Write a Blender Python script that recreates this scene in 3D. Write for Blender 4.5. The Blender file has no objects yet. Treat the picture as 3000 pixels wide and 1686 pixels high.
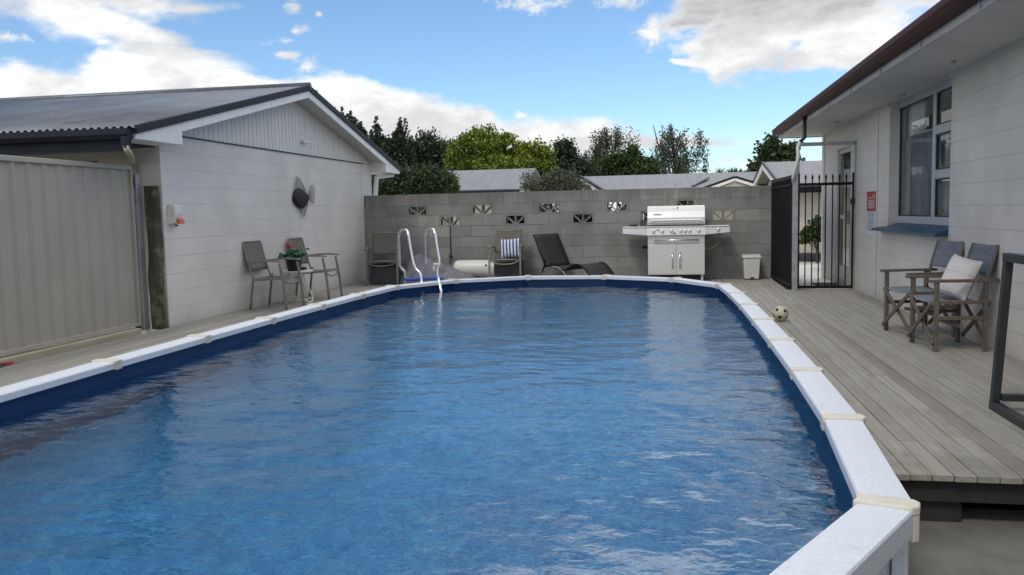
import bpy, math, random
import numpy as np
from mathutils import Vector, Matrix
R = math.radians
random.seed(7)
rng = np.random.default_rng(11)
SC = bpy.context.scene
COL = SC.collection

# ------------------------------------------------------------------ camera
F_PX, YAW, PITCH, ROLL, CAM_H = 2484.55, 0.18327, 0.08787, -0.02099, 1.22295
PW, PH = 3000, 1686
cyw, syw = math.cos(YAW), math.sin(YAW)
FWD = Vector((-syw*math.cos(PITCH), cyw*math.cos(PITCH), -math.sin(PITCH)))
_r = Vector((cyw, syw, 0)); _u = _r.cross(FWD)
RIGHT = math.cos(ROLL)*_r + math.sin(ROLL)*_u
UP = -math.sin(ROLL)*_r + math.cos(ROLL)*_u
CAM = Vector((0, 0, CAM_H))
cam_data = bpy.data.cameras.new('camera'); cam = bpy.data.objects.new('camera', cam_data); COL.objects.link(cam)
cam_data.sensor_width = 36; cam_data.lens = F_PX/PW*36; cam_data.clip_start = 0.05; cam_data.clip_end = 2000
m3 = Matrix((RIGHT, UP, -FWD)).transposed()
cam.matrix_world = Matrix.Translation(CAM) @ m3.to_4x4()
SC.camera = cam

def ray(px, py):
    return FWD + (px-PW/2)/F_PX*RIGHT - (py-PH/2)/F_PX*UP
def at(px, py, Y):
    d = ray(px, py); return CAM + d*(Y/d.y)
def azel(px, py):
    d = ray(px, py).normalized(); return math.atan2(d.x, d.y), math.asin(d.z)

# ------------------------------------------------------------------ light, sky, exposure
SUN_EL, SUN_AZ = 52, 205      # azimuth clockwise from +Y
SC.view_settings.view_transform = 'Standard'; SC.view_settings.look = 'None'
SC.view_settings.exposure = 0.42; SC.view_settings.gamma = 1.0
SC.cycles.use_denoising = True
SC.cycles.max_bounces = 10; SC.cycles.transmission_bounces = 8; SC.cycles.transparent_max_bounces = 8
SC.cycles.sample_clamp_indirect = 6

class NT:
    """tiny node-graph helper"""
    def __init__(s, tree): s.t = tree; s.n = tree.nodes; s.l = tree.links
    def new(s, kind, **kw):
        n = s.n.new(kind)
        for k, v in kw.items(): setattr(n, k, v)
        return n
    def put(s, sock, v):
        if hasattr(v, 'default_value') and hasattr(v, 'node'): s.l.new(v, sock)
        else: sock.default_value = v
    def math(s, op, a, b=None, c=None, clamp=False):
        n = s.new('ShaderNodeMath', operation=op, use_clamp=clamp)
        for i, v in enumerate((a, b, c)):
            if v is not None: s.put(n.inputs[i], v)
        return n.outputs[0]
    def vmath(s, op, a, b=None):
        n = s.new('ShaderNodeVectorMath', operation=op); s.put(n.inputs[0], a)
        if b is not None: s.put(n.inputs[1], b)
        return n
    def mix(s, fac, a, b, mode='MIX'):
        n = s.new('ShaderNodeMix', data_type='RGBA', blend_type=mode)
        s.put(n.inputs[0], fac); s.put(n.inputs[6], a); s.put(n.inputs[7], b); return n.outputs[2]
    def ramp(s, fac, stops):
        n = s.new('ShaderNodeValToRGB'); e = n.color_ramp.elements
        while len(e) < len(stops): e.new(0.5)
        for el, (p, c) in zip(e, stops): el.position = p; el.color = c if len(c) == 4 else (*c, 1)
        s.put(n.inputs[0], fac); return n.outputs[0]
    def smooth(s, v, lo, hi):
        n = s.new('ShaderNodeMapRange', interpolation_type='SMOOTHSTEP')
        s.put(n.inputs[0], v); n.inputs[1].default_value = lo; n.inputs[2].default_value = hi; return n.outputs[0]
    def noise(s, vec, scale, detail=4, rough=0.55, dist=0.0):
        n = s.new('ShaderNodeTexNoise'); s.put(n.inputs['Vector'], vec)
        n.inputs['Scale'].default_value = scale; n.inputs['Detail'].default_value = detail
        n.inputs['Roughness'].default_value = rough; n.inputs['Distortion'].default_value = dist
        return n.outputs['Fac']
    def scaled(s, vec, v):
        return s.vmath('MULTIPLY', vec, v).outputs[0]

def c4(c): return (c[0], c[1], c[2], 1)

def build_world():
    w = bpy.data.worlds.new('World'); SC.world = w; w.use_nodes = True
    N = NT(w.node_tree); N.n.clear()
    out = N.new('ShaderNodeOutputWorld')
    sky = N.new('ShaderNodeTexSky', sky_type='NISHITA', sun_disc=False)
    sky.sun_elevation = R(SUN_EL); sky.sun_rotation = R(SUN_AZ)
    sky.air_density = 1.0; sky.dust_density = 0.25; sky.ozone_density = 2.0
    tc = N.new('ShaderNodeTexCoord'); d = tc.outputs['Generated']
    sep = N.new('ShaderNodeSeparateXYZ'); N.l.new(d, sep.inputs[0])
    az = N.math('ARCTAN2', sep.outputs[0], sep.outputs[1])
    el = N.math('ARCSINE', sep.outputs[2])
    n1 = N.math('SUBTRACT', N.noise(N.scaled(d, (1, 1, 1.6)), 9, 9, 0.58), 0.5)
    n2 = N.math('SUBTRACT', N.noise(N.scaled(d, (1, 1, 2.2)), 26, 6, 0.6), 0.5)
    nn = N.math('MULTIPLY', N.math('ADD', n1, N.math('MULTIPLY', n2, 0.55)), 2.2)
    # low cloud bank: top edge as a curve of elevation against azimuth
    pts = [(-600, 120), (0, 150), (120, 165), (215, 172), (290, 152), (430, 140), (560, 150), (680, 172), (760, 205), (850, 215), (940, 216), (1040, 226), (1110, 236), (1180, 252), (1220, 250),
           (1290, 268), (1380, 292), (1420, 305), (1480, 345), (1530, 368), (1580, 352), (1620, 358), (1740, 352), (1850, 370), (1930, 392), (2080, 398), (2230, 402), (2500, 420)]
    A0, A1, E1 = R(-50), R(20), R(20)
    cv = N.new('ShaderNodeFloatCurve'); crv = cv.mapping.curves[0]
    pp = []
    for x, y in pts:
        a, e = azel(x, y); pp.append(((a-A0)/(A1-A0), e/E1))
    while len(crv.points) < len(pp): crv.points.new(0.5, 0.5)
    for q, (a, e) in zip(crv.points, pp): q.location = (a, e); q.handle_type = 'VECTOR'
    cv.mapping.update()
    N.put(cv.inputs[1], N.math('MULTIPLY', N.math('SUBTRACT', az, A0), 1/(A1-A0)))
    top = N.math('MULTIPLY', cv.outputs[0], E1)
    dtop = N.math('MULTIPLY', N.math('SUBTRACT', top, el), 30)          # ~0.5 per degree
    bank = N.math('ADD', dtop, N.math('MULTIPLY', nn, 0.75))
    ab, eb = azel(1900, 446)
    bot = N.math('MULTIPLY', N.math('SUBTRACT', el, eb), 45)
    right = N.smooth(az, azel(1700, 400)[0], azel(1850, 400)[0])
    bot = N.math('ADD', N.math('ADD', bot, N.math('MULTIPLY', nn, 0.6)), N.math('MULTIPLY', N.math('SUBTRACT', 1.0, right), 50))
    bank = N.math('MINIMUM', bank, bot)
    ahead = N.smooth(sep.outputs[1], 0.2, 0.4)
    m_bank = N.math('MULTIPLY', N.smooth(bank, -0.05, 0.42), ahead)
    def blob(px, py, rx, ry, rot=0.0, soft=0.5, amp=1.0):
        a, e = azel(px, py); k = 1/F_PX
        da = N.math('SUBTRACT', az, a); de = N.math('SUBTRACT', el, e)
        c, s = math.cos(R(rot)), math.sin(R(rot))
        u = N.math('ADD', N.math('MULTIPLY', da, c/(rx*k)), N.math('MULTIPLY', de, s/(rx*k)))
        v = N.math('ADD', N.math('MULTIPLY', da, -s/(ry*k)), N.math('MULTIPLY', de, c/(ry*k)))
        r = N.math('SQRT', N.math('ADD', N.math('MULTIPLY', u, u), N.math('MULTIPLY', v, v)))
        return N.math('ADD', N.math('SUBTRACT', 1.0, r), N.math('MULTIPLY', nn, amp))
    def union(lst):
        o = lst[0]
        for x in lst[1:]: o = N.math('MAXIMUM', o, x)
        return o
    left = union([blob(215, 22, 240, 82, -6, amp=0.8), blob(420, 12, 270, 58, 0, amp=0.8), blob(560, 26, 200, 26, 6, amp=0.7), blob(400, 96, 170, 34, -6, amp=0.8),
                  blob(560, 172, 230, 40, -10, amp=0.7)])
    nw = N.math('MULTIPLY', N.math('ADD', N.math('SUBTRACT', N.noise(N.scaled(d, (1, 1, 1.5)), 34, 8, 0.7, 0.6), 0.5), N.math('MULTIPLY', n2, 0.6)), 3.4)
    base_nn = nn; nn = nw
    small = union([blob(20, 108, 62, 20), blob(300, 122, 60, 16), blob(865, 26, 34, 26), blob(936, 42, 13, 11), blob(868, 90, 66, 22, 22), blob(835, 163, 60, 15), blob(900, 195, 46, 34), blob(840, 120, 30, 14),
                   blob(1520, 338, 24, 13), blob(1560, -2, 120, 44, 0), blob(1830, 2, 76, 34, 0), blob(1918, 74, 46, 52, 0), blob(1905, 108, 62, 36, 0), blob(2140, 470, 40, 12), blob(2190, 482, 60, 20)])
    nn = base_nn
    big = union([blob(2330, 20, 400, 150, 0, amp=0.75), blob(2200, 140, 200, 70, 0), blob(2420, 150, 230, 70, 8), blob(2150, 180, 60, 38), blob(2060, 30, 110, 80), blob(2900, -250, 700, 320, 0, amp=0.6),
                 blob(2030, 185, 70, 12, -8)])
    m_left = N.smooth(left, 0.0, 0.75); m_small = N.smooth(small, 0.0, 1.15); m_big = N.smooth(big, 0.0, 0.42)
    # broken cloud over the rest of the sky
    n3 = N.noise(N.scaled(d, (1, 1, 1.5)), 2.6, 6, 0.55)
    over = N.smooth(N.math('ADD', n3, N.math('MULTIPLY', n1, 0.25)), 0.38, 0.52)
    high = N.math('MAXIMUM', N.smooth(N.math('ADD', el, N.math('MULTIPLY', N.smooth(az, R(4), R(22)), R(30))), R(52), R(66)), N.math('SUBTRACT', 1.0, ahead))
    over = N.math('MULTIPLY', over, high)
    front = N.math('MULTIPLY', N.math('MULTIPLY', N.smooth(N.math('ADD', el, N.math('MULTIPLY', nn, 0.10)), R(19), R(30)), N.smooth(N.math('ADD', az, N.math('MULTIPLY', nn, 0.25)), R(-24), R(-6))),
                   N.math('MULTIPLY', ahead, N.smooth(N.math('ADD', n3, N.math('MULTIPLY', nn, 0.35)), 0.30, 0.52)))     # tall sunlit cloud above the frame
    over = N.math('MAXIMUM', over, front)
    m = N.math('MAXIMUM', N.math('MAXIMUM', m_bank, m_left), N.math('MAXIMUM', m_small, N.math('MAXIMUM', m_big, over)))
    # cloud colours
    deep = N.math('MULTIPLY', N.smooth(N.math('ADD', big, N.math('MULTIPLY', n1, -0.6)), 0.10, 0.60), N.smooth(N.math('ADD', el, N.math('MULTIPLY', n1, 0.09)), azel(2200, 150)[1], azel(2250, 20)[1]))
    shade = N.smooth(N.noise(N.scaled(d, (1, 1, 2.0)), 7.5, 6, 0.6), 0.38, 0.62)
    white = N.mix(shade, (0.56, 0.565, 0.58, 1), (0.84, 0.835, 0.82, 1))
    greyc = N.mix(N.smooth(N.noise(N.scaled(d, (1, 1, 3.0)), 11, 6, 0.6, 0.4), 0.35, 0.68), (0.33, 0.333, 0.345, 1), (0.52, 0.52, 0.53, 1))
    col = N.mix(deep, white, greyc)
    bg1 = N.new('ShaderNodeBackground'); N.l.new(N.mix(1.0, sky.outputs[0], (0.80, 0.95, 1.08, 1), 'MULTIPLY'), bg1.inputs[0]); bg1.inputs[1].default_value = 0.11
    bg2 = N.new('ShaderNodeBackground'); N.l.new(col, bg2.inputs[0]); N.put(bg2.inputs[1], N.math('ADD', 1.0, N.math('MULTIPLY', front, 2.1)))
    ms = N.new('ShaderNodeMixShader'); N.l.new(m, ms.inputs[0]); N.l.new(bg1.outputs[0], ms.inputs[1]); N.l.new(bg2.outputs[0], ms.inputs[2])
    N.l.new(ms.outputs[0], out.inputs[0])
build_world()

sd = bpy.data.lights.new('sun', 'SUN'); sd.energy = 0.9; sd.angle = R(12); sd.color = (1.0, 0.95, 0.87)
so = bpy.data.objects.new('sun', sd); COL.objects.link(so)
sdir = Vector((math.sin(R(SUN_AZ))*math.cos(R(SUN_EL)), math.cos(R(SUN_AZ))*math.cos(R(SUN_EL)), math.sin(R(SUN_EL))))
so.rotation_euler = sdir.to_track_quat('Z', 'Y').to_euler(); so.location = (0, -5, 20)

# ------------------------------------------------------------------ mesh builder
class MB:
    def __init__(s): s.v = []; s.f = []; s.mi = []
    def add(s, vs, fs, mi=0):
        o = len(s.v); s.v.extend([tuple(v) for v in vs]); s.f.extend([tuple(i+o for i in f) for f in fs]); s.mi.extend([mi]*len(fs)); return s
    def hexa(s, p, mi=0):   # 8 points: bottom ring 0-3, top ring 4-7
        return s.add(p, [(3, 2, 1, 0), (4, 5, 6, 7), (0, 1, 5, 4), (1, 2, 6, 5), (2, 3, 7, 6), (3, 0, 4, 7)], mi)
    def box(s, x0, x1, y0, y1, z0, z1, mi=0):
        return s.hexa([(x0, y0, z0), (x1, y0, z0), (x1, y1, z0), (x0, y1, z0), (x0, y0, z1), (x1, y0, z1), (x1, y1, z1), (x0, y1, z1)], mi)
    def bar(s, p, q, w, h, up=(0, 0, 1), mi=0):
        p, q, up = Vector(p), Vector(q), Vector(up); d = (q-p).normalized()
        a = d.cross(up)
        if a.length < 1e-4: a = d.cross(Vector((1, 0, 0)))
        a.normalize(); b = a.cross(d).normalized(); a *= w/2; b *= h/2
        return s.hexa([p-a-b, p+a-b, q+a-b, q-a-b, p-a+b, p+a+b, q+a+b, q-a+b], mi)
    def tube(s, pts, r, n=8, closed=False, mi=0):
        P = [Vector(p) for p in pts]; m = len(P); rs = r if isinstance(r, (list, tuple)) else [r]*m
        ring0 = None; base = len(s.v); prev = None
        for i in range(m):
            if closed: t = (P[(i+1) % m]-P[i-1]).normalized()
            else: t = (P[min(i+1, m-1)]-P[max(i-1, 0)]).normalized()
            if prev is None:
                a = t.cross(Vector((0, 0, 1)))
                if a.length < 0.1: a = t.cross(Vector((1, 0, 0)))
                a.normalize()
            else:
                a = (prev - t*prev.dot(t)).normalized()
            prev = a; b = t.cross(a)
            for k in range(n):
                th = 2*math.pi*k/n; s.v.append(tuple(P[i]+(a*math.cos(th)+b*math.sin(th))*rs[i]))
        rng_ = m if closed else m-1
        for i in range(rng_):
            j = (i+1) % m
            for k in range(n):
                k2 = (k+1) % n
                s.f.append((base+i*n+k, base+i*n+k2, base+j*n+k2, base+j*n+k)); s.mi.append(mi)
        if not closed:
            s.f.append(tuple(base+k for k in reversed(range(n)))); s.f.append(tuple(base+(m-1)*n+k for k in range(n))); s.mi.extend([mi, mi])
        return s
    def prism(s, poly, vec, mi=0):
        n = len(poly); vec = Vector(vec); P = [Vector(p) for p in poly]; Q = [p+vec for p in P]
        fs = [tuple(reversed(range(n))), tuple(range(n, 2*n))]+[(i, (i+1) % n, n+(i+1) % n, n+i) for i in range(n)]
        return s.add(P+Q, fs, mi)
    def lathe(s, prof, c=(0, 0, 0), n=20, axis='z', mi=0):
        o = len(s.v); c = Vector(c); m = len(prof)
        for r, h in prof:
            for k in range(n):
                th = 2*math.pi*k/n; a, b = r*math.cos(th), r*math.sin(th)
                s.v.append(tuple(c+(Vector((a, b, h)) if axis == 'z' else Vector((h, a, b)) if axis == 'x' else Vector((b, h, a)))))
        for i in range(m-1):
            for k in range(n):
                k2 = (k+1) % n; s.f.append((o+i*n+k, o+i*n+k2, o+(i+1)*n+k2, o+(i+1)*n+k)); s.mi.append(mi)
        s.f.append(tuple(o+k for k in reversed(range(n)))); s.f.append(tuple(o+(m-1)*n+k for k in range(n))); s.mi.extend([mi, mi])
        return s
    def grid(s, fn, nu, nv, mi=0):
        o = len(s.v)
        for i in range(nu+1):
            for j in range(nv+1): s.v.append(tuple(fn(i/nu, j/nv)))
        for i in range(nu):
            for j in range(nv):
                a = o+i*(nv+1)+j; s.f.append((a, a+nv+1, a+nv+2, a+1)); s.mi.append(mi)
        return s

def smoothpath(pts, n=6):
    P = [Vector(p) for p in pts]; out = []
    for i in range(len(P)-1):
        p0, p1, p2, p3 = P[max(i-1, 0)], P[i], P[i+1], P[min(i+2, len(P)-1)]
        for k in range(n):
            t = k/n; out.append(0.5*((2*p1)+(-p0+p2)*t+(2*p0-5*p1+4*p2-p3)*t*t+(-p0+3*p1-3*p2+p3)*t**3))
    out.append(P[-1]); return out
WM = {}
def thing(name, label, cat, loc=(0, 0, 0), rz=0.0, group=None):
    o = bpy.data.objects.new(name, None); COL.objects.link(o); o.empty_display_size = 0.1
    o.location = loc; o.rotation_euler = (0, 0, rz); o['label'] = label; o['category'] = cat
    if group: o['group'] = group
    WM[o.name] = Matrix.Translation(Vector(loc)) @ Matrix.Rotation(rz, 4, 'Z'); return o
def build(mb, name, mat, parent=None, smooth=False, bevel=0.0, local=False, label=None, cat=None, group=None, kind=None, auto=None):
    me = bpy.data.meshes.new(name)
    V = mb.v
    M = WM[parent.name] if parent is not None else None
    if M is not None and not local:
        Mi = M.inverted(); V = [tuple(Mi @ Vector(v)) for v in V]
    me.from_pydata(V, [], mb.f); me.validate()
    mats = mat if isinstance(mat, (list, tuple)) else [mat]
    for m in mats: me.materials.append(m)
    if len(mats) > 1 and len(mb.mi) == len(me.polygons): me.polygons.foreach_set('material_index', mb.mi)
    if smooth or auto: me.polygons.foreach_set('use_smooth', [True]*len(me.polygons))
    me.update()
    if auto: me.set_sharp_from_angle(angle=R(auto))
    o = bpy.data.objects.new(name, me); COL.objects.link(o)
    if parent is not None: o.parent = parent; WM[o.name] = M
    if bevel:
        b = o.modifiers.new('bevel', 'BEVEL'); b.width = bevel; b.segments = 2; b.limit_method = 'ANGLE'; b.angle_limit = R(40)
    if label: o['label'] = label
    if cat: o['category'] = cat
    if group: o['group'] = group
    if kind: o['kind'] = kind
    return o
def dup(root, loc, rz, label):
    r = root.copy(); COL.objects.link(r); r.location = loc; r.rotation_euler = (0, 0, rz); r['label'] = label
    WM[r.name] = Matrix.Translation(Vector(loc)) @ Matrix.Rotation(rz, 4, 'Z')
    for ch in list(root.children):
        c = ch.copy(); COL.objects.link(c); c.parent = r
        for g in ch.children:
            q = g.copy(); COL.objects.link(q); q.parent = c
    return r

# ------------------------------------------------------------------ materials
def mat(name, col, rough=0.6, metal=0.0, var=0.12, vscale=6.0, stretch=(1, 1, 1), bump=0.0, bscale=40.0, spec=0.5, island=0.0, stain=None):
    m = bpy.data.materials.new(name); m.use_nodes = True; N = NT(m.node_tree)
    b = N.n['Principled BSDF']; tc = N.new('ShaderNodeTexCoord'); v = N.scaled(tc.outputs['Object'], stretch)
    base = c4(col)
    f = N.noise(v, vscale, 6, 0.6)
    c = N.mix(N.smooth(f, 0.3, 0.7), c4([x*(1-var) for x in col]), c4([min(1, x*(1+var)) for x in col]))
    if island:
        g = N.new('ShaderNodeNewGeometry')
        k = N.math('ADD', N.math('MULTIPLY', g.outputs['Random Per Island'], 2*island), 1-island)
        cc = N.new('ShaderNodeCombineXYZ')
        for i in range(3): N.l.new(k, cc.inputs[i])
        c = N.mix(1.0, c, cc.outputs[0], 'MULTIPLY')
    if stain:
        sc, lo, hi, sc_col, fac = stain
        c = N.mix(N.math('MULTIPLY', N.smooth(N.noise(tc.outputs['Object'], sc, 5, 0.65), lo, hi), fac), c, c4(sc_col))
    N.l.new(c, b.inputs['Base Color'])
    N.put(b.inputs['Roughness'], N.math('ADD', N.math('MULTIPLY', N.math('SUBTRACT', f, 0.5), 0.25), rough, clamp=True)); b.inputs['Metallic'].default_value = metal
    b.inputs['Specular IOR Level'].default_value = spec
    if bump:
        bn = N.new('ShaderNodeBump'); bn.inputs['Strength'].default_value = bump; bn.inputs['Distance'].default_value = 0.01
        N.l.new(N.noise(v, bscale, 6, 0.65), bn.inputs['Height']); N.l.new(bn.outputs[0], b.inputs['Normal'])
    return m

def mat_blockwall(name, col, mortar=0.006, mdark=0.8):
    m = bpy.data.materials.new(name); m.use_nodes = True; N = NT(m.node_tree); b = N.n['Principled BSDF']
    g = N.new('ShaderNodeNewGeometry'); sp = N.new('ShaderNodeSeparateXYZ'); N.l.new(g.outputs['Position'], sp.inputs[0])
    cb = N.new('ShaderNodeCombineXYZ'); N.l.new(N.math('ADD', sp.outputs[0], sp.outputs[1]), cb.inputs[0]); N.l.new(sp.outputs[2], cb.inputs[1])
    wob = N.vmath('ADD', cb.outputs[0], N.scaled(N.vmath('SUBTRACT', N.new('ShaderNodeTexNoise').outputs['Color'], (0.5, 0.5, 0.5)).outputs[0], (0.004, 0.008, 0)))
    wob.inputs[1].links[0].from_node.inputs[0].links[0].from_node.inputs[0].links[0].from_node.inputs['Scale'].default_value = 5
    br = N.new('ShaderNodeTexBrick'); br.offset = 0.5; br.squash = 1
    N.l.new(wob.outputs[0], br.inputs['Vector'])
    br.inputs['Color1'].default_value = (1, 1, 1, 1); br.inputs['Color2'].default_value = (0.97, 0.97, 0.972, 1); br.inputs['Mortar'].default_value = (0.95, 0.95, 0.95, 1)
    br.inputs['Scale'].default_value = 1; br.inputs['Mortar Size'].default_value = mortar; br.inputs['Mortar Smooth'].default_value = 0.4
    br.inputs['Brick Width'].default_value = 0.4; br.inputs['Row Height'].default_value = 0.2
    f = N.noise(g.outputs['Position'], 1.3, 6, 0.6); f2 = N.noise(N.scaled(g.outputs['Position'], (3, 3, 0.7)), 3.5, 6, 0.7)
    c = N.mix(N.smooth(f, 0.3, 0.7), c4([x*0.90 for x in col]), c4([min(1, x*1.05) for x in col]))
    c = N.mix(N.math('MULTIPLY', N.smooth(f2, 0.56, 0.8), 0.22), c, c4([col[0]*0.72, col[1]*0.70, col[2]*0.64]))
    low = N.math('MULTIPLY', N.math('SUBTRACT', 1.0, N.smooth(N.math('ADD', sp.outputs[2], N.math('MULTIPLY', f2, 0.25)), 0.08, 0.34)), 0.35)
    c = N.mix(low, c, (0.30, 0.27, 0.20, 1))       # splash dirt along the base
    c = N.mix(1.0, c, br.outputs['Color'], 'MULTIPLY')
    spw = N.new('ShaderNodeSeparateXYZ'); N.l.new(wob.outputs[0], spw.inputs[0])
    fz = N.math('ABSOLUTE', N.math('SUBTRACT', N.math('FRACT', N.math('ADD', N.math('MULTIPLY', spw.outputs[1], 5.0), 0.5)), 0.5))
    wear = N.smooth(N.noise(g.outputs['Position'], 2.6, 6, 0.75), 0.40, 0.60)
    hl = N.math('MULTIPLY', N.math('SUBTRACT', 1.0, N.smooth(fz, 0.012, 0.035)), N.math('ADD', 0.35, N.math('MULTIPLY', wear, 0.65)))
    c = N.mix(N.math('MULTIPLY', hl, 1-mdark), c, (0.05, 0.045, 0.04, 1))
    N.l.new(c, b.inputs['Base Color']); b.inputs['Roughness'].default_value = 0.7; b.inputs['Specular IOR Level'].default_value = 0.3
    bn = N.new('ShaderNodeBump'); bn.inputs['Strength'].default_value = 0.5; bn.inputs['Distance'].default_value = 0.006
    h = N.math('SUBTRACT', N.math('SUBTRACT', N.math('MULTIPLY', N.noise(g.outputs['Position'], 60, 5, 0.6), 0.35), N.math('MULTIPLY', br.outputs['Fac'], 0.25)), hl)
    N.l.new(h, bn.inputs['Height']); N.l.new(bn.outputs[0], b.inputs['Normal'])
    return m

M = {}
M['wall_left'] = mat_blockwall('painted_block', (0.735, 0.695, 0.65), 0.004, 0.91)
M['wall_right'] = mat_blockwall('painted_block_cream', (0.70, 0.66, 0.61), 0.005, 0.88)
M['white'] = mat('white_paint', (0.80, 0.785, 0.77), 0.45, var=0.05)
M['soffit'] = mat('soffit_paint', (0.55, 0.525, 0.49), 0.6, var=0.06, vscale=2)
M['clad'] = mat('cladding_paint', (0.70, 0.68, 0.64), 0.6, var=0.08, vscale=3, stretch=(1, 6, 0.6))
M['iron'] = mat('roof_iron', (0.135, 0.152, 0.175), 0.42, 0.35, var=0.18, vscale=1.6, stretch=(1, 0.5, 1), stain=(2.4, 0.52, 0.66, (0.07, 0.062, 0.055), 0.55))
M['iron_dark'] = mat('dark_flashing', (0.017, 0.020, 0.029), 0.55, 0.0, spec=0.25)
M['gutter'] = mat('brown_gutter', (0.072, 0.026, 0.023), 0.6, 0.0, var=0.25, vscale=4, spec=0.2)
M['fence'] = mat('fence_steel', (0.41, 0.378, 0.33), 0.45, 0.0, var=0.05, vscale=2)
M['beige'] = mat('beige_timber', (0.50, 0.44, 0.32), 0.7, var=0.15, vscale=5, stretch=(3, 0.4, 3))
M['galv'] = mat('galvanised', (0.42, 0.43, 0.44), 0.45, 0.55, var=0.15, vscale=9)
M['alu'] = mat('painted_aluminium', (0.235, 0.22, 0.195), 0.42, 0.3, var=0.06)
M['sling'] = mat('sling_fabric', (0.165, 0.15, 0.128), 0.8, var=0.1, vscale=30, bump=0.3, bscale=250)
M['black'] = mat('black_metal', (0.008, 0.008, 0.009), 0.5, 0.0, spec=0.2)
M['blackfab'] = mat('black_mesh', (0.022, 0.025, 0.026), 0.75, var=0.15, vscale=20, bump=0.2, bscale=200)
M['blackplastic'] = mat('black_plastic', (0.02, 0.02, 0.022), 0.5)
M['steel'] = mat('brushed_steel', (0.74, 0.72, 0.69), 0.42, 0.55, var=0.06, vscale=5, stretch=(0.4, 1, 30))
M['chrome'] = mat('chrome', (0.78, 0.78, 0.79), 0.24, 0.9, var=0.03)
M['plastic'] = mat('white_plastic', (0.66, 0.65, 0.61), 0.4, var=0.06)
M['rail'] = mat('rail_resin', (0.70, 0.74, 0.80), 0.45, var=0.06, vscale=60, bump=0.45, bscale=90, stain=(4, 0.55, 0.75, (0.52, 0.54, 0.56), 0.28))
M['cap'] = mat('cap_resin', (0.66, 0.62, 0.525), 0.45, var=0.07, vscale=10, stain=(12, 0.5, 0.72, (0.42, 0.38, 0.28), 0.4))
M['navy'] = mat('ladder_step_blue', (0.02, 0.075, 0.33), 0.4)
M['canvas'] = mat('blue_grey_canvas', (0.18, 0.20, 0.23), 0.85, var=0.12, vscale=25, bump=0.4, bscale=160)
M['wood'] = mat('weathered_wood', (0.125, 0.10, 0.08), 0.65, var=0.35, vscale=14, stretch=(6, 6, 0.8))
M['frame_green'] = mat('dark_frame', (0.035, 0.042, 0.045), 0.4, 0.4, var=0.15)
M['sill'] = mat('blue_sill', (0.018, 0.068, 0.15), 0.4, var=0.15)
M['joinery'] = mat('window_joinery', (0.42, 0.45, 0.47), 0.4, var=0.06)
M['concrete'] = mat('patio_concrete', (0.175, 0.166, 0.147), 0.9, var=0.16, vscale=6, bump=0.7, bscale=60, stain=(2.6, 0.50, 0.70, (0.135, 0.13, 0.095), 0.55))
M['paving'] = mat('yard_concrete', (0.62, 0.61, 0.56), 0.85, var=0.12, vscale=1.1, bump=0.3, bscale=50, stain=(0.8, 0.5, 0.75, (0.36, 0.35, 0.31), 0.6))
M['ground'] = mat('rough_lawn', (0.075, 0.095, 0.035), 0.95, var=0.35, vscale=0.7, bump=0.6, bscale=20)
M['mossy'] = mat('mossy_post', (0.062, 0.068, 0.042), 0.95, var=0.35, vscale=9, stretch=(1, 1, 0.4), bump=0.8, bscale=30, stain=(5, 0.5, 0.62, (0.17, 0.20, 0.115), 0.7))
M['cover'] = mat('grey_tarp', (0.17, 0.165, 0.185), 0.55, var=0.15, vscale=5)
M['tub'] = mat('dark_tub', (0.05, 0.055, 0.062), 0.5, var=0.15)
M['roof_grey'] = mat('far_roof', (0.215, 0.215, 0.228), 0.7, var=0.14, vscale=2.2, stretch=(3, 0.25, 1), stain=(0.4, 0.5, 0.7, (0.20, 0.20, 0.22), 0.5))
M['wall_far'] = mat('far_wall', (0.62, 0.575, 0.465), 0.8, var=0.06, vscale=0.8)
M['red'] = mat('red_plastic', (0.42, 0.02, 0.03), 0.4)
M['red_sign'] = mat('red_print', (0.40, 0.03, 0.045), 0.5, var=0.08)
M['white_sign'] = mat('white_print', (0.66, 0.68, 0.70), 0.5, var=0.03)
M['blue_print'] = mat('blue_print', (0.18, 0.26, 0.36), 0.5)
M['orange'] = mat('orange_plastic', (0.62, 0.13, 0.04), 0.45)
M['rust'] = mat('rusted_steel', (0.02, 0.014, 0.013), 0.7, 0.1, var=0.5, vscale=8, bump=0.4, bscale=30)
M['wire'] = mat('fin_wire', (0.16, 0.155, 0.15), 0.5, 0.6)
M['joint'] = mat('mortar', (0.225, 0.22, 0.205), 0.95, var=0.15, vscale=8, bump=0.5)
M['dark'] = mat('dark_interior', (0.02, 0.02, 0.022), 0.9)
M['room'] = mat('room_paint', (0.55, 0.56, 0.58), 0.9)
M['curtain'] = mat('curtain_cloth', (0.86, 0.87, 0.88), 0.9, var=0.03)
M['net'] = mat('net_curtain', (0.30, 0.33, 0.36), 0.9, var=0.25, vscale=3, stretch=(1, 1, 0.3))
M['bark'] = mat('bark', (0.085, 0.068, 0.052), 0.9, var=0.3, vscale=8, stretch=(3, 3, 0.5), bump=0.6)
M['joist'] = mat('dark_timber', (0.028, 0.028, 0.025), 0.9, var=0.25, vscale=6)
M['rubber'] = mat('rubber', (0.02, 0.018, 0.017), 0.9)
M['petal'] = mat('red_petal', (0.55, 0.02, 0.05), 0.6)

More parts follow.
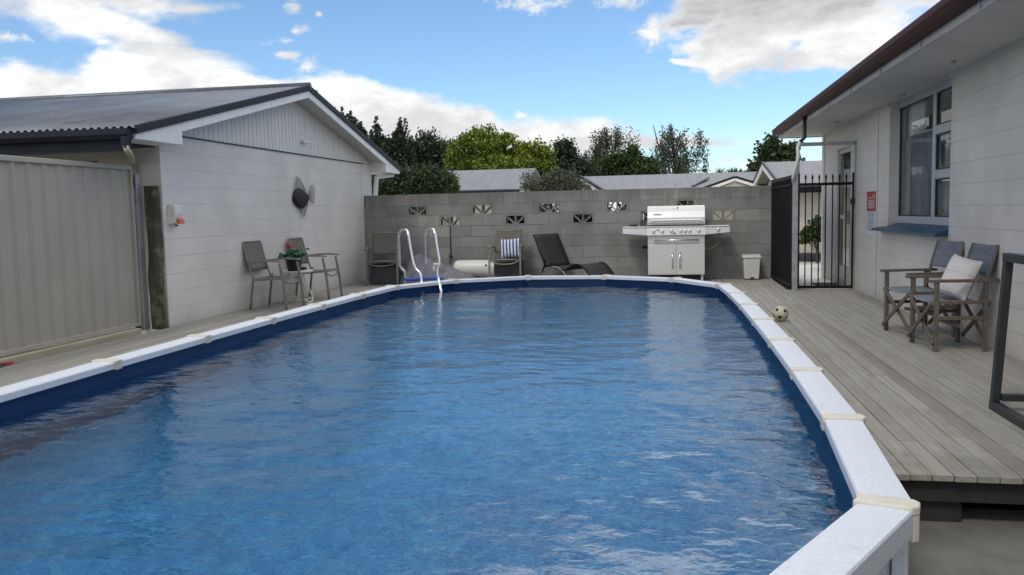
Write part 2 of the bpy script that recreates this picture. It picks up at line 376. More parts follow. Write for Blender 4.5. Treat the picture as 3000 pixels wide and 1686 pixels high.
def mat_blocks():
    m = bpy.data.materials.new('grey_concrete_block'); m.use_nodes = True; N = NT(m.node_tree); b = N.n['Principled BSDF']
    g = N.new('ShaderNodeNewGeometry'); P = g.outputs['Position']; sp = N.new('ShaderNodeSeparateXYZ'); N.l.new(P, sp.inputs[0])
    isl = g.outputs['Random Per Island']
    c = N.ramp(isl, [(0.0, (0.240, 0.236, 0.223)), (0.35, (0.264, 0.260, 0.246)), (0.7, (0.282, 0.277, 0.261)), (0.93, (0.303, 0.296, 0.277)), (1.0, (0.345, 0.335, 0.308))])
    f = N.noise(P, 1.7, 7, 0.65); c = N.mix(N.math('MULTIPLY', N.smooth(f, 0.44, 0.66), 0.6), c, (0.185, 0.18, 0.163, 1))
    # weather streaks running down from the top course
    st = N.noise(N.scaled(P, (5, 5, 0.6)), 1.6, 6, 0.7)
    down = N.smooth(N.math('ADD', sp.outputs[2], N.math('MULTIPLY', N.math('SUBTRACT', st, 0.5), 1.1)), 1.30, 1.62)
    c = N.mix(N.math('MULTIPLY', down, 0.48), c, (0.115, 0.11, 0.096, 1))
    bloom = N.noise(N.scaled(P, (3, 3, 1.2)), 2.1, 6, 0.7); c = N.mix(N.math('MULTIPLY', N.smooth(bloom, 0.62, 0.78), 0.30), c, (0.46, 0.45, 0.42, 1))
    N.l.new(c, b.inputs['Base Color']); b.inputs['Roughness'].default_value = 0.95; b.inputs['Specular IOR Level'].default_value = 0.15
    bn = N.new('ShaderNodeBump'); bn.inputs['Strength'].default_value = 0.7; bn.inputs['Distance'].default_value = 0.006
    N.l.new(N.noise(P, 70, 6, 0.75), bn.inputs['Height']); N.l.new(bn.outputs[0], b.inputs['Normal']); return m
M['blocks'] = mat_blocks()

def mat_deck():
    m = bpy.data.materials.new('weathered_decking'); m.use_nodes = True; N = NT(m.node_tree); b = N.n['Principled BSDF']
    g = N.new('ShaderNodeNewGeometry'); P = g.outputs['Position']; isl = g.outputs['Random Per Island']
    sh = N.new('ShaderNodeCombineXYZ'); N.l.new(N.math('MULTIPLY', isl, 37.0), sh.inputs[0]); N.l.new(N.math('MULTIPLY', isl, 91.0), sh.inputs[1])
    v = N.vmath('ADD', P, sh.outputs[0]).outputs[0]
    c = N.ramp(isl, [(0.0, (0.27, 0.248, 0.208)), (0.12, (0.315, 0.294, 0.253)), (0.5, (0.355, 0.331, 0.288)), (0.8, (0.332, 0.318, 0.286)), (0.95, (0.385, 0.359, 0.31)), (1.0, (0.235, 0.215, 0.178))])
    gr = N.noise(N.scaled(v, (60, 1.6, 60)), 1.0, 7, 0.7, 0.6)
    c = N.mix(N.math('MULTIPLY', N.smooth(gr, 0.42, 0.70), 0.55), c, (0.15, 0.138, 0.115, 1))
    kn = N.noise(N.scaled(v, (5, 1.5, 5)), 1.7, 4, 0.6); c = N.mix(N.math('MULTIPLY', N.smooth(kn, 0.55, 0.75), 0.40), c, (0.17, 0.155, 0.115, 1))
    spd = N.new('ShaderNodeSeparateXYZ'); N.l.new(P, spd.inputs[0])
    damp = N.math('MULTIPLY', N.smooth(N.noise(P, 1.3, 5, 0.65), 0.40, 0.60), N.smooth(spd.outputs[1], 6.5, 4.2))
    c = N.mix(N.math('MULTIPLY', N.math('MULTIPLY', damp, N.smooth(isl, 0.3, 0.7)), 0.62), c, (0.135, 0.125, 0.085, 1))     # mossy damp boards near the step
    strip = N.math('MULTIPLY', N.math('SUBTRACT', 1.0, N.smooth(N.math('ABSOLUTE', N.math('SUBTRACT', N.math('SUBTRACT', spd.outputs[0], 1.62), N.math('MULTIPLY', N.math('SUBTRACT', N.noise(N.scaled(P, (1, 0.8, 1)), 2.0, 4, 0.6), 0.5), 0.12))), 0.03, 0.07)), N.smooth(spd.outputs[1], 9.2, 8.0))
    c = N.mix(N.math('MULTIPLY', N.math('MULTIPLY', strip, gr), 0.55), c, (0.17, 0.145, 0.105, 1))     # worn darker track
    pl = N.noise(P, 0.9, 5, 0.6); c = N.mix(N.math('MULTIPLY', N.smooth(pl, 0.42, 0.68), 0.30), c, (0.36, 0.35, 0.325, 1))
    N.l.new(c, b.inputs['Base Color']); N.put(b.inputs['Roughness'], N.math('ADD', 0.62, N.math('MULTIPLY', gr, 0.3))); b.inputs['Specular IOR Level'].default_value = 0.35
    bn = N.new('ShaderNodeBump'); bn.inputs['Strength'].default_value = 0.45; bn.inputs['Distance'].default_value = 0.004
    N.l.new(gr, bn.inputs['Height']); N.l.new(bn.outputs[0], b.inputs['Normal']); return m
M['deck'] = mat_deck()

def mat_liner(name, base, light, dark, amt):
    m = bpy.data.materials.new(name); m.use_nodes = True; N = NT(m.node_tree); b = N.n['Principled BSDF']
    g = N.new('ShaderNodeNewGeometry'); P = g.outputs['Position']
    a = N.noise(P, 24, 5, 0.75); v = N.noise(P, 60, 3, 0.7); w = N.noise(P, 0.8, 3, 0.5)
    c = N.mix(N.math('MULTIPLY', N.smooth(a, 0.40, 0.66), amt), c4(base), c4(light))
    c = N.mix(N.math('MULTIPLY', N.smooth(v, 0.52, 0.70), amt), c, c4(light)); c = N.mix(N.math('MULTIPLY', N.smooth(v, 0.48, 0.30), amt), c, c4(dark))
    c = N.mix(N.math('MULTIPLY', N.smooth(w, 0.4, 0.7), 0.25), c, c4(dark))
    N.l.new(c, b.inputs['Base Color']); b.inputs['Roughness'].default_value = 0.45; return m
M['liner'] = mat_liner('pool_liner_floor', (0.008, 0.150, 0.385), (0.13, 0.50, 0.76), (0.004, 0.075, 0.27), 0.62)
M['liner_wall'] = mat_liner('pool_liner_wall', (0.006, 0.045, 0.15), (0.012, 0.075, 0.22), (0.004, 0.03, 0.11), 0.4)  # navy liner, darkened further to put its shade into the colour

def mat_water():
    m = bpy.data.materials.new('pool_water'); m.use_nodes = True; N = NT(m.node_tree)
    b = N.n['Principled BSDF']; N.n.remove(b); out = N.n['Material Output']
    gl = N.new('ShaderNodeBsdfGlass'); gl.inputs['Color'].default_value = (0.97, 0.99, 1.0, 1); gl.inputs['IOR'].default_value = 1.33; gl.inputs['Roughness'].default_value = 0.0
    g = N.new('ShaderNodeNewGeometry'); P = g.outputs['Position']
    h = N.noise(N.scaled(P, (1, 1.4, 1)), 11, 2, 0.5, 0.4)
    bn = N.new('ShaderNodeBump'); bn.inputs['Strength'].default_value = 0.4; bn.inputs['Distance'].default_value = 0.011
    N.l.new(h, bn.inputs['Height']); N.l.new(bn.outputs[0], gl.inputs['Normal'])
    N.l.new(gl.outputs[0], out.inputs[0]); return m
M['water'] = mat_water()

def mat_glass():
    m = bpy.data.materials.new('window_glass'); m.use_nodes = True; N = NT(m.node_tree)
    N.n.remove(N.n['Principled BSDF']); out = N.n['Material Output']
    tr = N.new('ShaderNodeBsdfTransparent'); tr.inputs[0].default_value = (0.93, 0.95, 0.95, 1)
    gs = N.new('ShaderNodeBsdfGlossy'); gs.inputs['Roughness'].default_value = 0.01
    fr = N.new('ShaderNodeFresnel'); fr.inputs[0].default_value = 1.6
    gg = N.new('ShaderNodeNewGeometry'); fac = N.math('MULTIPLY', fr.outputs[0], N.math('SUBTRACT', 1.0, gg.outputs['Backfacing']))
    mx = N.new('ShaderNodeMixShader'); N.l.new(fac, mx.inputs[0]); N.l.new(tr.outputs[0], mx.inputs[1]); N.l.new(gs.outputs[0], mx.inputs[2])
    N.l.new(mx.outputs[0], out.inputs[0]); return m
M['glass'] = mat_glass()

def mat_leaf(name, c1, c2, c3, trans=0.35, nscale=0.5):
    m = bpy.data.materials.new(name); m.use_nodes = True; N = NT(m.node_tree)
    N.n.remove(N.n['Principled BSDF']); out = N.n['Material Output']
    g = N.new('ShaderNodeNewGeometry')
    f = N.math('ADD', N.math('MULTIPLY', g.outputs['Random Per Island'], 0.5), N.math('MULTIPLY', N.noise(g.outputs['Position'], nscale, 3, 0.6), 0.5))
    c = N.ramp(f, [(0.25, c1), (0.5, c2), (0.75, c3)])
    d = N.new('ShaderNodeBsdfDiffuse'); t = N.new('ShaderNodeBsdfTranslucent'); s = N.new('ShaderNodeBsdfGlossy'); s.inputs['Roughness'].default_value = 0.45
    N.l.new(c, d.inputs[0]); N.l.new(c, t.inputs[0]); s.inputs[0].default_value = (0.6, 0.65, 0.6, 1)
    a = N.new('ShaderNodeMixShader'); a.inputs[0].default_value = trans; N.l.new(d.outputs[0], a.inputs[1]); N.l.new(t.outputs[0], a.inputs[2])
    q = N.new('ShaderNodeMixShader'); q.inputs[0].default_value = 0.05; N.l.new(a.outputs[0], q.inputs[1]); N.l.new(s.outputs[0], q.inputs[2])
    N.l.new(q.outputs[0], out.inputs[0]); return m
M['leaf_dark'] = mat_leaf('willow_leaf', (0.018, 0.030, 0.016), (0.035, 0.055, 0.026), (0.065, 0.095, 0.042))
M['leaf_yellow'] = mat_leaf('golden_leaf', (0.035, 0.07, 0.010), (0.15, 0.22, 0.018), (0.40, 0.43, 0.05), 0.4, 0.6)
M['leaf_birch'] = mat_leaf('birch_leaf', (0.04, 0.055, 0.036), (0.075, 0.098, 0.062), (0.13, 0.155, 0.10))
M['leaf_green'] = mat_leaf('green_leaf', (0.022, 0.04, 0.010), (0.045, 0.075, 0.016), (0.085, 0.115, 0.03))
M['leaf_olive'] = mat_leaf('olive_leaf', (0.045, 0.058, 0.036), (0.10, 0.118, 0.075), (0.19, 0.205, 0.135))
M['leaf_mid'] = mat_leaf('glossy_leaf', (0.02, 0.035, 0.012), (0.04, 0.065, 0.022), (0.075, 0.11, 0.04))
M['leaf_pot'] = mat_leaf('pot_leaf', (0.03, 0.09, 0.05), (0.05, 0.14, 0.08), (0.09, 0.20, 0.12), 0.3, 8)
M['leaf_light'] = mat_leaf('pale_leaf', (0.09, 0.13, 0.03), (0.17, 0.21, 0.05), (0.27, 0.30, 0.09))

# ================================================================== POOL OUTLINE
RIMZ = 0.17; KS = (CAM_H-RIMZ)/(CAM_H-0.12)
L = 1.3538*KS; Lo = L+0.05*KS; Y7 = 12.708*KS; Y0 = Y7-7*L; RW = 0.19*KS
xr = [0.89, 0.985, 1.01, 1.015, 1.01, 0.995, 0.965, 0.89]
xr = [x*KS for x in xr]
right = [(x, Y0+L*k) for k, x in enumerate(xr)]
q = right[-1]; far = []
for a in (30, 60, 90, 120, 150):
    q = (q[0]-Lo*math.sin(R(a)), q[1]+Lo*math.cos(R(a))); far.append(q)
XC = (xr[-1]+far[-1][0])/2
left = [(2*XC-x, y) for x, y in reversed(right)]
near = [(x, Y0+Y7-y) for x, y in reversed(far[:-1])]
OUT = right+far[:-1]+left+near            # counter-clockwise
NV = len(OUT)
def offset(poly, d):
    n = len(poly); res = []
    for i in range(n):
        a, b, c = Vector(poly[i-1]), Vector(poly[i]), Vector(poly[(i+1) % n])
        e1 = (b-a).normalized(); e2 = (c-b).normalized(); n1 = Vector((-e1.y, e1.x)); n2 = Vector((-e2.y, e2.x))
        bis = (n1+n2).normalized(); k = d/bis.dot(n1); res.append((b.x+bis.x*k, b.y+bis.y*k))
    return res
INN = offset(OUT, RW); MID = offset(OUT, 0.10); WALLO = offset(OUT, 0.07); CENT = offset(OUT, 0.05)
def inside(poly, x, y):
    c = False; n = len(poly)
    for i in range(n):
        x1, y1 = poly[i]; x2, y2 = poly[(i+1) % n]
        if (y1 > y) != (y2 > y) and x < (x2-x1)*(y-y1)/(y2-y1)+x1: c = not c
    return c
def spans(poly, x):
    ys = []
    n = len(poly)
    for i in range(n):
        x1, y1 = poly[i]; x2, y2 = poly[(i+1) % n]
        if (x1 > x) != (x2 > x): ys.append(y1+(y2-y1)*(x-x1)/(x2-x1))
    return (min(ys), max(ys)) if ys else None

XL, XRW, YW = -5.603, 2.666, 15.20
GZ = -0.24

# ================================================================== GROUND, DECK, WATER (setting)
g = MB()
def gridsheet(mb, x0, x1, y0, y1, z): mb.add([(x0, y0, z), (x1, y0, z), (x1, y1, z), (x0, y1, z)], [(0, 1, 2, 3)])
b = MB(); hx0, hx1, hy0, hy1 = XC-2.55, XC+2.55, 1.3, 14.0
gridsheet(b, -600, hx0, -600, 900, -0.50); gridsheet(b, hx1, 600, -600, 900, -0.50); gridsheet(b, hx0, hx1, -600, hy0, -0.50); gridsheet(b, hx0, hx1, hy1, 900, -0.50)
build(b, 'ground', M['ground'], kind='structure')
b = MB()
# patio slab with a hole for the pool: ring strip around pool outline
pin = WALLO; big = [(-9, -6), (6, -6), (6, 4.2), (-9, 4.2)]
for i in range(NV):
    pass
PXL, PXR = min(p[0] for p in WALLO)-0.01, max(p[0] for p in WALLO)+0.01
b.box(-9, PXL, -6, 8.6, -0.5, GZ); b.box(PXR, 6, -6, 4.30, -0.5, GZ); b.box(PXL, PXR, -6, 0.9, -0.5, GZ)
# corner pieces of the patio between the straight edges and the rounded pool end
nearpoly = [p for p in WALLO if p[1] < 3.4]
for sgn in (1, -1):
    xe = PXR if sgn > 0 else PXL
    pts = sorted([p for p in nearpoly if (p[0]-XC)*sgn > -0.01], key=lambda p: p[1])
    for p0, p1 in zip(pts[:-1], pts[1:]):
        poly = [(p0[0], p0[1], -0.5), (xe, p0[1], -0.5), (xe, p1[1], -0.5), (p1[0], p1[1], -0.5)]
        if sgn < 0: poly = poly[::-1]
        b.prism(poly, (0, 0, 0.5+GZ))
    lo = pts[0]
    b.box(min(XC, xe), max(XC, xe), 0.9, lo[1], -0.5, GZ)
build(b, 'patio', M['concrete'], kind='structure')
b = MB(); b.box(1.95, 14, 13.09, 60, -0.5, -0.03); b.box(-14, 1.95, 15.42, 60, -0.5, -0.035); build(b, 'yard_paving', M['paving'], kind='structure')

# deck boards, running along Y
b = MB(); BW = 0.094; GAP = 0.004; x = XL+0.008; ix = 0
DE = 4.03
rd = random.Random(3)
edges = []
while x < XRW-0.01:
    x1 = min(x+BW, XRW-0.004); xa, xb = x+GAP/2, x1-GAP/2
    def seg(ya0, yb0, ya1, yb1):
        # one run of boards from the start edge (ya0 at xa, yb0 at xb) to the end edge, cut at joints
        joints = [5.15, 9.28, 12.6] if (ya0+yb0)/2 < 6 else []
        cuts = []
        for j in joints:
            if j < 6: cuts.append(5.2+0.9*(ix % 3) if xa < 0 else (4.62 if ix % 5 else 6.4))
            elif j > 6: cuts.append(j+(0 if ix % 7 < 4 else 1.9))
        prevA, prevB = ya0, yb0
        for j in sorted(set(cuts)):
            if j <= max(prevA, prevB)+0.3 or j >= min(ya1, yb1)-0.3: continue
            z = rd.uniform(-0.0015, 0.0015)
            b.hexa([(xa, prevA, -0.03), (xb, prevB, -0.03), (xb, j-0.002, -0.03), (xa, j-0.002, -0.03), (xa, prevA, z), (xb, prevB, z), (xb, j-0.002, z), (xa, j-0.002, z)])
            prevA = prevB = j+0.002
        z = rd.uniform(-0.0015, 0.0015)
        b.hexa([(xa, prevA, -0.03), (xb, prevB, -0.03), (xb, yb1, -0.03), (xa, ya1, -0.03), (xa, prevA, z), (xb, prevB, z), (xb, yb1, z), (xa, ya1, z)])
    sa, sb = spans(CENT, xa), spans(CENT, xb)
    end = YW-0.012 if x < 1.72 else 13.09
    if sa and sb:
        seg(sa[1], sb[1], end, end)
        if XC > x and sa[0] > -1 and x < -4.0:
            seg(-1.0, -1.0, sa[0], sb[0]) if False else None
    elif x > 0:
        y0 = DE + rd.uniform(-0.004, 0.004)
        seg(y0, y0, end, end)
    else:
        seg(-2.0, -2.0, end, end)
    x = x1; ix += 1
dk = build(b, 'deck', M['deck'], kind='structure', bevel=0.003)
# left of the pool corner: boards that stop at the pool edge and right strip between arc and straight part are covered above
b = MB()
for y in (4.07,): b.box(1.06, XRW-0.01, y, y+0.045, -0.135, -0.032)
b.box(1.10, 1.32, 4.10, 4.32, GZ, -0.14); b.box(2.25, 2.45, 4.10, 4.30, GZ, -0.14)
for y in (4.9, 6.2, 7.5, 8.8, 10.1, 11.4, 12.7): b.box(1.06, XRW-0.01, y, y+0.045, -0.135, -0.032)
b.box(1.06, XRW-0.01, 5.3, 5.32, GZ, -0.14)
build(b, 'deck_frame', M['joist'], kind='structure')
b = MB(); b.box(XL+0.02, -4.62, 4.0, YW-0.1, -0.25, -0.035); build(b, 'deck_underlay', M['joist'], kind='structure')

# ---- pool
pool = thing('swimming_pool', 'oval above-ground swimming pool with white top rails, cream joint caps and blue liner', 'swimming pool', (XC, (Y0+Y7)/2, GZ))
for i in range(NV):
    j = (i+1) % NV
    o0, o1, n0, n1 = OUT[i], OUT[j], INN[i], INN[j]
    m0 = MB()
    # slightly crowned rail with a rolled lip on both sides
    RZ = RIMZ; prof = [(0.0, RZ-0.065), (0.0, RZ-0.008), (0.03, RZ), (0.5, RZ+0.003), (0.97, RZ), (1.0, RZ-0.008), (1.0, RZ-0.050), (0.9, RZ-0.050), (0.1, RZ-0.065)]
    if i in (NV-5, NV-1, NV-4, NV-3, NV-2): prof[0] = (0.0, RZ-0.09); prof[-1] = (0.06, RZ-0.09)
    A = [Vector((o0[0]+(n0[0]-o0[0])*t, o0[1]+(n0[1]-o0[1])*t, z)) for t, z in prof]
    B = [Vector((o1[0]+(n1[0]-o1[0])*t, o1[1]+(n1[1]-o1[1])*t, z)) for t, z in prof]
    n = len(prof); m0.add(A+B, [tuple(range(n)), tuple(reversed(range(n, 2*n)))]+[(k, n+k, n+(k+1) % n, (k+1) % n) for k in range(n)])
    build(m0, 'top_rail', M['rail'], pool)
for i in range(NV):
    v, w = Vector(OUT[i]), Vector(INN[i]); e1 = (Vector(OUT[i])-Vector(OUT[i-1])).normalized(); e2 = (Vector(OUT[(i+1) % NV])-v).normalized()
    outd = (v-w).normalized(); k = 0.048
    ov = v+outd*0.012; iv = w-outd*0.010
    poly = [iv-e1*k, iv, iv+e2*k, ov+e2*k*1.1-outd*0.012, ov+e2*k*0.55+outd*0.004, ov-e1*k*0.55+outd*0.004, ov-e1*k*1.1-outd*0.012]
    m0 = MB(); m0.prism([(p.x, p.y, RIMZ-0.02) for p in poly], (0, 0, 0.032))
    cp = build(m0, 'rail_cap', M['cap'], pool, bevel=0.006)
    m0 = MB()
    sk = [v-e1*k*0.9+outd*0.002, v-e1*k*0.5+outd*0.014, v+e2*k*0.5+outd*0.014, v+e2*k*0.9+outd*0.002, v+e2*k*0.9-outd*0.02, v-e1*k*0.9-outd*0.02]
    m0.prism([(p.x, p.y, RIMZ-0.115) for p in sk], (0, 0, 0.095)); build(m0, 'cap_skirt', M['cap'], cp, bevel=0.003); m0 = MB()
    sk = [w-e1*k*0.9, w+e2*k*0.9, w+e2*k*0.9-outd*0.008, w-e1*k*0.9-outd*0.008]
    m0.prism([(p.x, p.y, RIMZ-0.06) for p in sk], (0, 0, 0.045))
    build(m0, 'cap_lip', M['cap'], cp, bevel=0.003)
m0 = MB()
for i in range(NV):
    j = (i+1) % NV; m0.add([(*WALLO[i], -1.1), (*WALLO[j], -1.1), (*WALLO[j], RIMZ-0.05), (*WALLO[i], RIMZ-0.05)], [(0, 1, 2, 3)])
    m0.add([(*MID[i], RIMZ-0.05), (*MID[j], RIMZ-0.05), (*WALLO[j], RIMZ-0.05), (*WALLO[i], RIMZ-0.05)], [(0, 1, 2, 3)])
build(m0, 'pool_wall', M['rail'], pool)
m0 = MB()
for i in range(NV):
    j = (i+1) % NV; m0.add([(*MID[i], -1.15), (*MID[j], -1.15), (*MID[j], RIMZ-0.045), (*MID[i], RIMZ-0.045)], [(3, 2, 1, 0)])
build(m0, 'liner_wall', M['liner_wall'], pool)
m0 = MB(); m0.add([(*p, -1.15) for p in MID], [tuple(range(NV))]); build(m0, 'liner_floor', M['liner'], pool)
for i in range(NV):
    if not (OUT[i][1] < 3.5): continue
    v = Vector(OUT[i]); outd = (v-Vector(INN[i])).normalized(); tn = Vector((-outd.y, outd.x))
    m0 = MB(); c0 = v-outd*0.055
    m0.prism([(*(c0-tn*0.06-outd*0.02), GZ), (*(c0+tn*0.06-outd*0.02), GZ), (*(c0+tn*0.05+outd*0.03), GZ), (*(c0-tn*0.05+outd*0.03), GZ)], (0, 0, -GZ+RIMZ-0.07))
    build(m0, 'upright', M['rail'], pool, bevel=0.006)

# ---- water: real waves on a fine grid
WZ = 0.03
def water():
    x0, x1, y0, y1 = XC-2.7, XC+2.7, 1.0, 14.3; dx = 0.025
    nx, ny = int((x1-x0)/dx), int((y1-y0)/dx)
    X, Y = np.meshgrid(np.linspace(x0, x1, nx+1), np.linspace(y0, y1, ny+1), indexing='ij')
    Z = np.zeros_like(X); r = np.random.default_rng(5)
    for k in range(64):
        lam = 0.12*(11.0**(r.random()**1.25)); th = r.normal(math.radians(80), 0.75); sl = 0.0112*(0.75 if lam > 0.7 else 1)
        kk = 2*math.pi/lam; a = sl/kk
        ph = r.random()*6.28; env = 0.55+0.45*np.sin(X*r.normal(0, 1.1)+Y*r.normal(0, 0.7)+r.random()*6.28)
        Z += a*env*np.sin(kk*(X*math.cos(th)+Y*math.sin(th))+ph+0.8*np.sin(X*0.9+Y*0.5+k))
    Z += WZ
    V = np.stack([X, Y, Z], -1).reshape(-1, 3)
    poly = offset(OUT, 0.085)
    cx = (X[:-1, :-1]+dx/2); cy = (Y[:-1, :-1]+dx/2)
    mask = np.zeros_like(cx, bool); n = len(poly)
    for i in range(n):
        xa, ya = poly[i]; xb, yb = poly[(i+1) % n]
        if ya == yb: continue
        cond = ((ya > cy) != (yb > cy)) & (cx < (xb-xa)*(cy-ya)/(yb-ya)+xa); mask ^= cond
    I, J = np.nonzero(mask); a = I*(ny+1)+J
    F = np.stack([a, a+ny+1, a+ny+2, a+1], -1)
    used = np.unique(F); remap = -np.ones(len(V), int); remap[used] = np.arange(len(used))
    V = V[used]; F = remap[F]
    me = bpy.data.meshes.new('water'); me.vertices.add(len(V)); me.vertices.foreach_set('co', V.astype(np.float32).ravel())
    me.loops.add(F.size); me.loops.foreach_set('vertex_index', F.astype(np.int32).ravel())
    me.polygons.add(len(F)); me.polygons.foreach_set('loop_start', np.arange(0, F.size, 4, dtype=np.int32)); me.polygons.foreach_set('loop_total', np.full(len(F), 4, np.int32))
    me.polygons.foreach_set('use_smooth', np.ones(len(F), bool)); me.update(calc_edges=True); me.materials.append(M['water'])
    o = bpy.data.objects.new('water', me); COL.objects.link(o); o['kind'] = 'structure'
water()

# ================================================================== LEFT HOUSE
HY0, HY1 = 8.735, 15.65; RY0, RY1 = 7.88, 16.505; RMID = (RY0+RY1)/2; RZ0, RZ1 = 2.155, 3.165; HX = -15.0; BX = XL+0.30
def roofz(y): return RZ0+(RZ1-RZ0)*(1-abs(y-RMID)/(RMID-RY0))
lh = thing('block_house', 'white painted block house with a grey corrugated gable roof, left of the pool', 'house', (XL, HY0, 0))
b = MB(); b.box(HX, XL, HY0, HY1, -0.4, 2.19)
lw = build(b, 'wall', M['wall_left'], lh)
b = MB(); b.box(XL, XL+0.012, 15.085, 15.115, 0.0, 2.18); build(b, 'cover_strip', M['clad'], lw)
b = MB(); y = HY0+0.01
while y < HY1-0.02:
    y1 = min(y+0.115, HY1-0.01); za, zb = roofz(y)-0.15, roofz(y1)-0.15
    if min(za, zb) > 2.20:
        b.hexa([(XL-0.05, y+0.004, 2.20), (XL+0.010, y+0.006, 2.20), (XL+0.010, y1-0.006, 2.20), (XL-0.05, y1-0.004, 2.20),
                (XL-0.05, y+0.004, za), (XL+0.010, y+0.006, za), (XL+0.010, y1-0.006, zb), (XL-0.05, y1-0.004, zb)])
    y = y1
b.prism([(XL-0.06, HY0, 2.195), (XL-0.06, HY1, 2.195), (XL-0.06, HY1, roofz(HY1)-0.11), (XL-0.06, RMID, RZ1-0.11), (XL-0.06, HY0, roofz(HY0)-0.11)], (0.058, 0, 0))
gc = build(b, 'gable_cladding', M['clad'], lh)
b = MB(); b.box(XL+0.001, XL+0.02, HY0+0.45, 15.2, 2.186, 2.199); build(b, 'trim_shadow_strip', M['iron_dark'], gc)  # dark strip drawn for the trim line and its shadow
for sgn in (-1, 1):
    ya = RY0 if sgn < 0 else RY1; yb = HY0-0.015 if sgn < 0 else HY1; yo = ya
    b = MB()   # boxed eave
    poly = [(HX, ya, 2.05), (HX, yb, 2.05), (HX, yb, roofz(yb)-0.03), (HX, ya, roofz(ya)-0.03)]
    if sgn > 0: poly = poly[::-1]
    b.prism(poly, (BX-0.001-HX, 0, 0)); build(b, 'boxed_eave', M['white'], lh, bevel=0.003)
    b = MB()   # barge board up the gable
    poly = [(BX-0.03, yb, roofz(yb)-0.155), (BX-0.03, RMID, RZ1-0.155), (BX-0.03, RMID, RZ1-0.02), (BX-0.03, yb, roofz(yb)-0.02)]
    if sgn > 0: poly = poly[::-1]
    b.prism(poly, (0.032, 0, 0)); build(b, 'barge_board', M['white'], lh, bevel=0.003)
    b = MB()   # verge flashing
    poly = [(BX-0.02, ya+0.02*sgn, roofz(ya)-0.055), (BX-0.02, RMID, RZ1-0.055), (BX-0.02, RMID, RZ1+0.03), (BX-0.02, ya+sgn*0.02, roofz(ya)+0.03)]
    if sgn > 0: poly = poly[::-1]
    b.prism(poly, (0.045, 0, 0)); build(b, 'verge_flashing', M['iron_dark'], lh, bevel=0.003)
    b = MB()   # raking soffit
    poly = [(XL-0.05, yb, roofz(yb)-0.12), (XL-0.05, RMID, RZ1-0.12), (XL-0.05, RMID, RZ1-0.105), (XL-0.05, yb, roofz(yb)-0.105)]
    if sgn > 0: poly = poly[::-1]
    b.prism(poly, (BX-0.03-XL+0.05, 0, 0)); build(b, 'raking_soffit', M['soffit'], lh)
    # corrugated sheets
    b = MB(); pitch = 0.085; nx = int((BX+0.01-HX)/pitch)*8
    def fn(u, v):
        xx = HX+(BX+0.01-HX)*u; t = v*1.008; yy = (RMID+(ya+sgn*0.03-RMID)*t)
        return (xx, yy, RZ1-(RZ1-RZ0)*t+0.013*math.sin(2*math.pi*xx/pitch)+0.016)
    b.grid(fn, nx, 2); o = build(b, 'roof_sheet', M['iron'], lh, smooth=True)
    o.modifiers.new('solid', 'SOLIDIFY').thickness = 0.004
b = MB(); b.tube([(HX, RMID, RZ1+0.02), (BX+0.03, RMID, RZ1+0.02)], 0.055, 8); build(b, 'ridge_cap', M['iron'], lh, smooth=True)
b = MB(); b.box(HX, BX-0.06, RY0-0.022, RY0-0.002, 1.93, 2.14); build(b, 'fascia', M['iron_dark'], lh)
b = MB(); b.box(HX, BX-0.34, RY0+0.0, HY0-0.02, 2.035, 2.048); build(b, 'eave_shade_sheet', M['iron_dark'], lh)  # added dark sheet standing in for shade under the front eave
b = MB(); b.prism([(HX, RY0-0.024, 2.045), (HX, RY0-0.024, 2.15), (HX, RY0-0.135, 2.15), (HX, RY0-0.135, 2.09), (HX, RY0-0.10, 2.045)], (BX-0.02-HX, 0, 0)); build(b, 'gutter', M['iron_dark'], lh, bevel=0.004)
b = MB()
p1 = at(377, 392, 7.80)
zd = at(379, 437, 7.77).z; b.box(p1.x-0.028, p1.x+0.028, 7.80-0.10, 7.80-0.03, zd, 2.06); build(b, 'downpipe', M['iron_dark'], lh, bevel=0.004)
p2, p3 = at(383, 438, 8.15), at(388, 482, 8.655)
b = MB(); b.tube(smoothpath([(p1.x, 7.735, zd+0.02), (p1.x+0.005, 7.76, zd-0.02), at(384, 458, 8.2), (p3.x, 8.655, p3.z), (p3.x, 8.68, 1.65), (p3.x, 8.68, 0.02)], 3), 0.030, 10); build(b, 'downpipe', M['beige'], lh, smooth=True)
b = MB(); e1, e2, e3 = at(1150, 513, 16.35), at(1104, 520, 15.78), at(1098, 572, 15.74)
b.tube([(e1.x, e1.y, 2.0), e1, (e1+e2)/2, e2, e2+Vector((-0.012, 0, -0.06)), (e3.x, e3.y, 1.5), (e3.x, e3.y, 0.0)], 0.045, 10); build(b, 'downpipe', M['white'], lh, smooth=True)
b = MB(); xw0, xw1 = at(0, 450, HY0).x, at(286, 480, HY0).x; b.box(xw0-1.2, xw1, HY0-0.012, HY0+0.05, 1.15, 1.905)
wn = build(b, 'window', M['iron_dark'], lh); b = MB(); b.box(xw0-1.15, xw1-0.05, HY0-0.016, HY0-0.0135, 1.2, 1.86); build(b, 'pane', M['glass'], wn)
b = MB(); b.box(XL+0.013, XL+0.05, 12.50, 12.60, 2.37, 2.42); b.tube([(XL+0.04, 12.50, 2.395), (XL+0.10, 12.47, 2.385)], 0.028, 10); b.tube([(XL+0.04, 12.61, 2.395), (XL+0.09, 12.65, 2.39)], 0.024, 10)
build(b, 'gable_light', M['white'], gc)

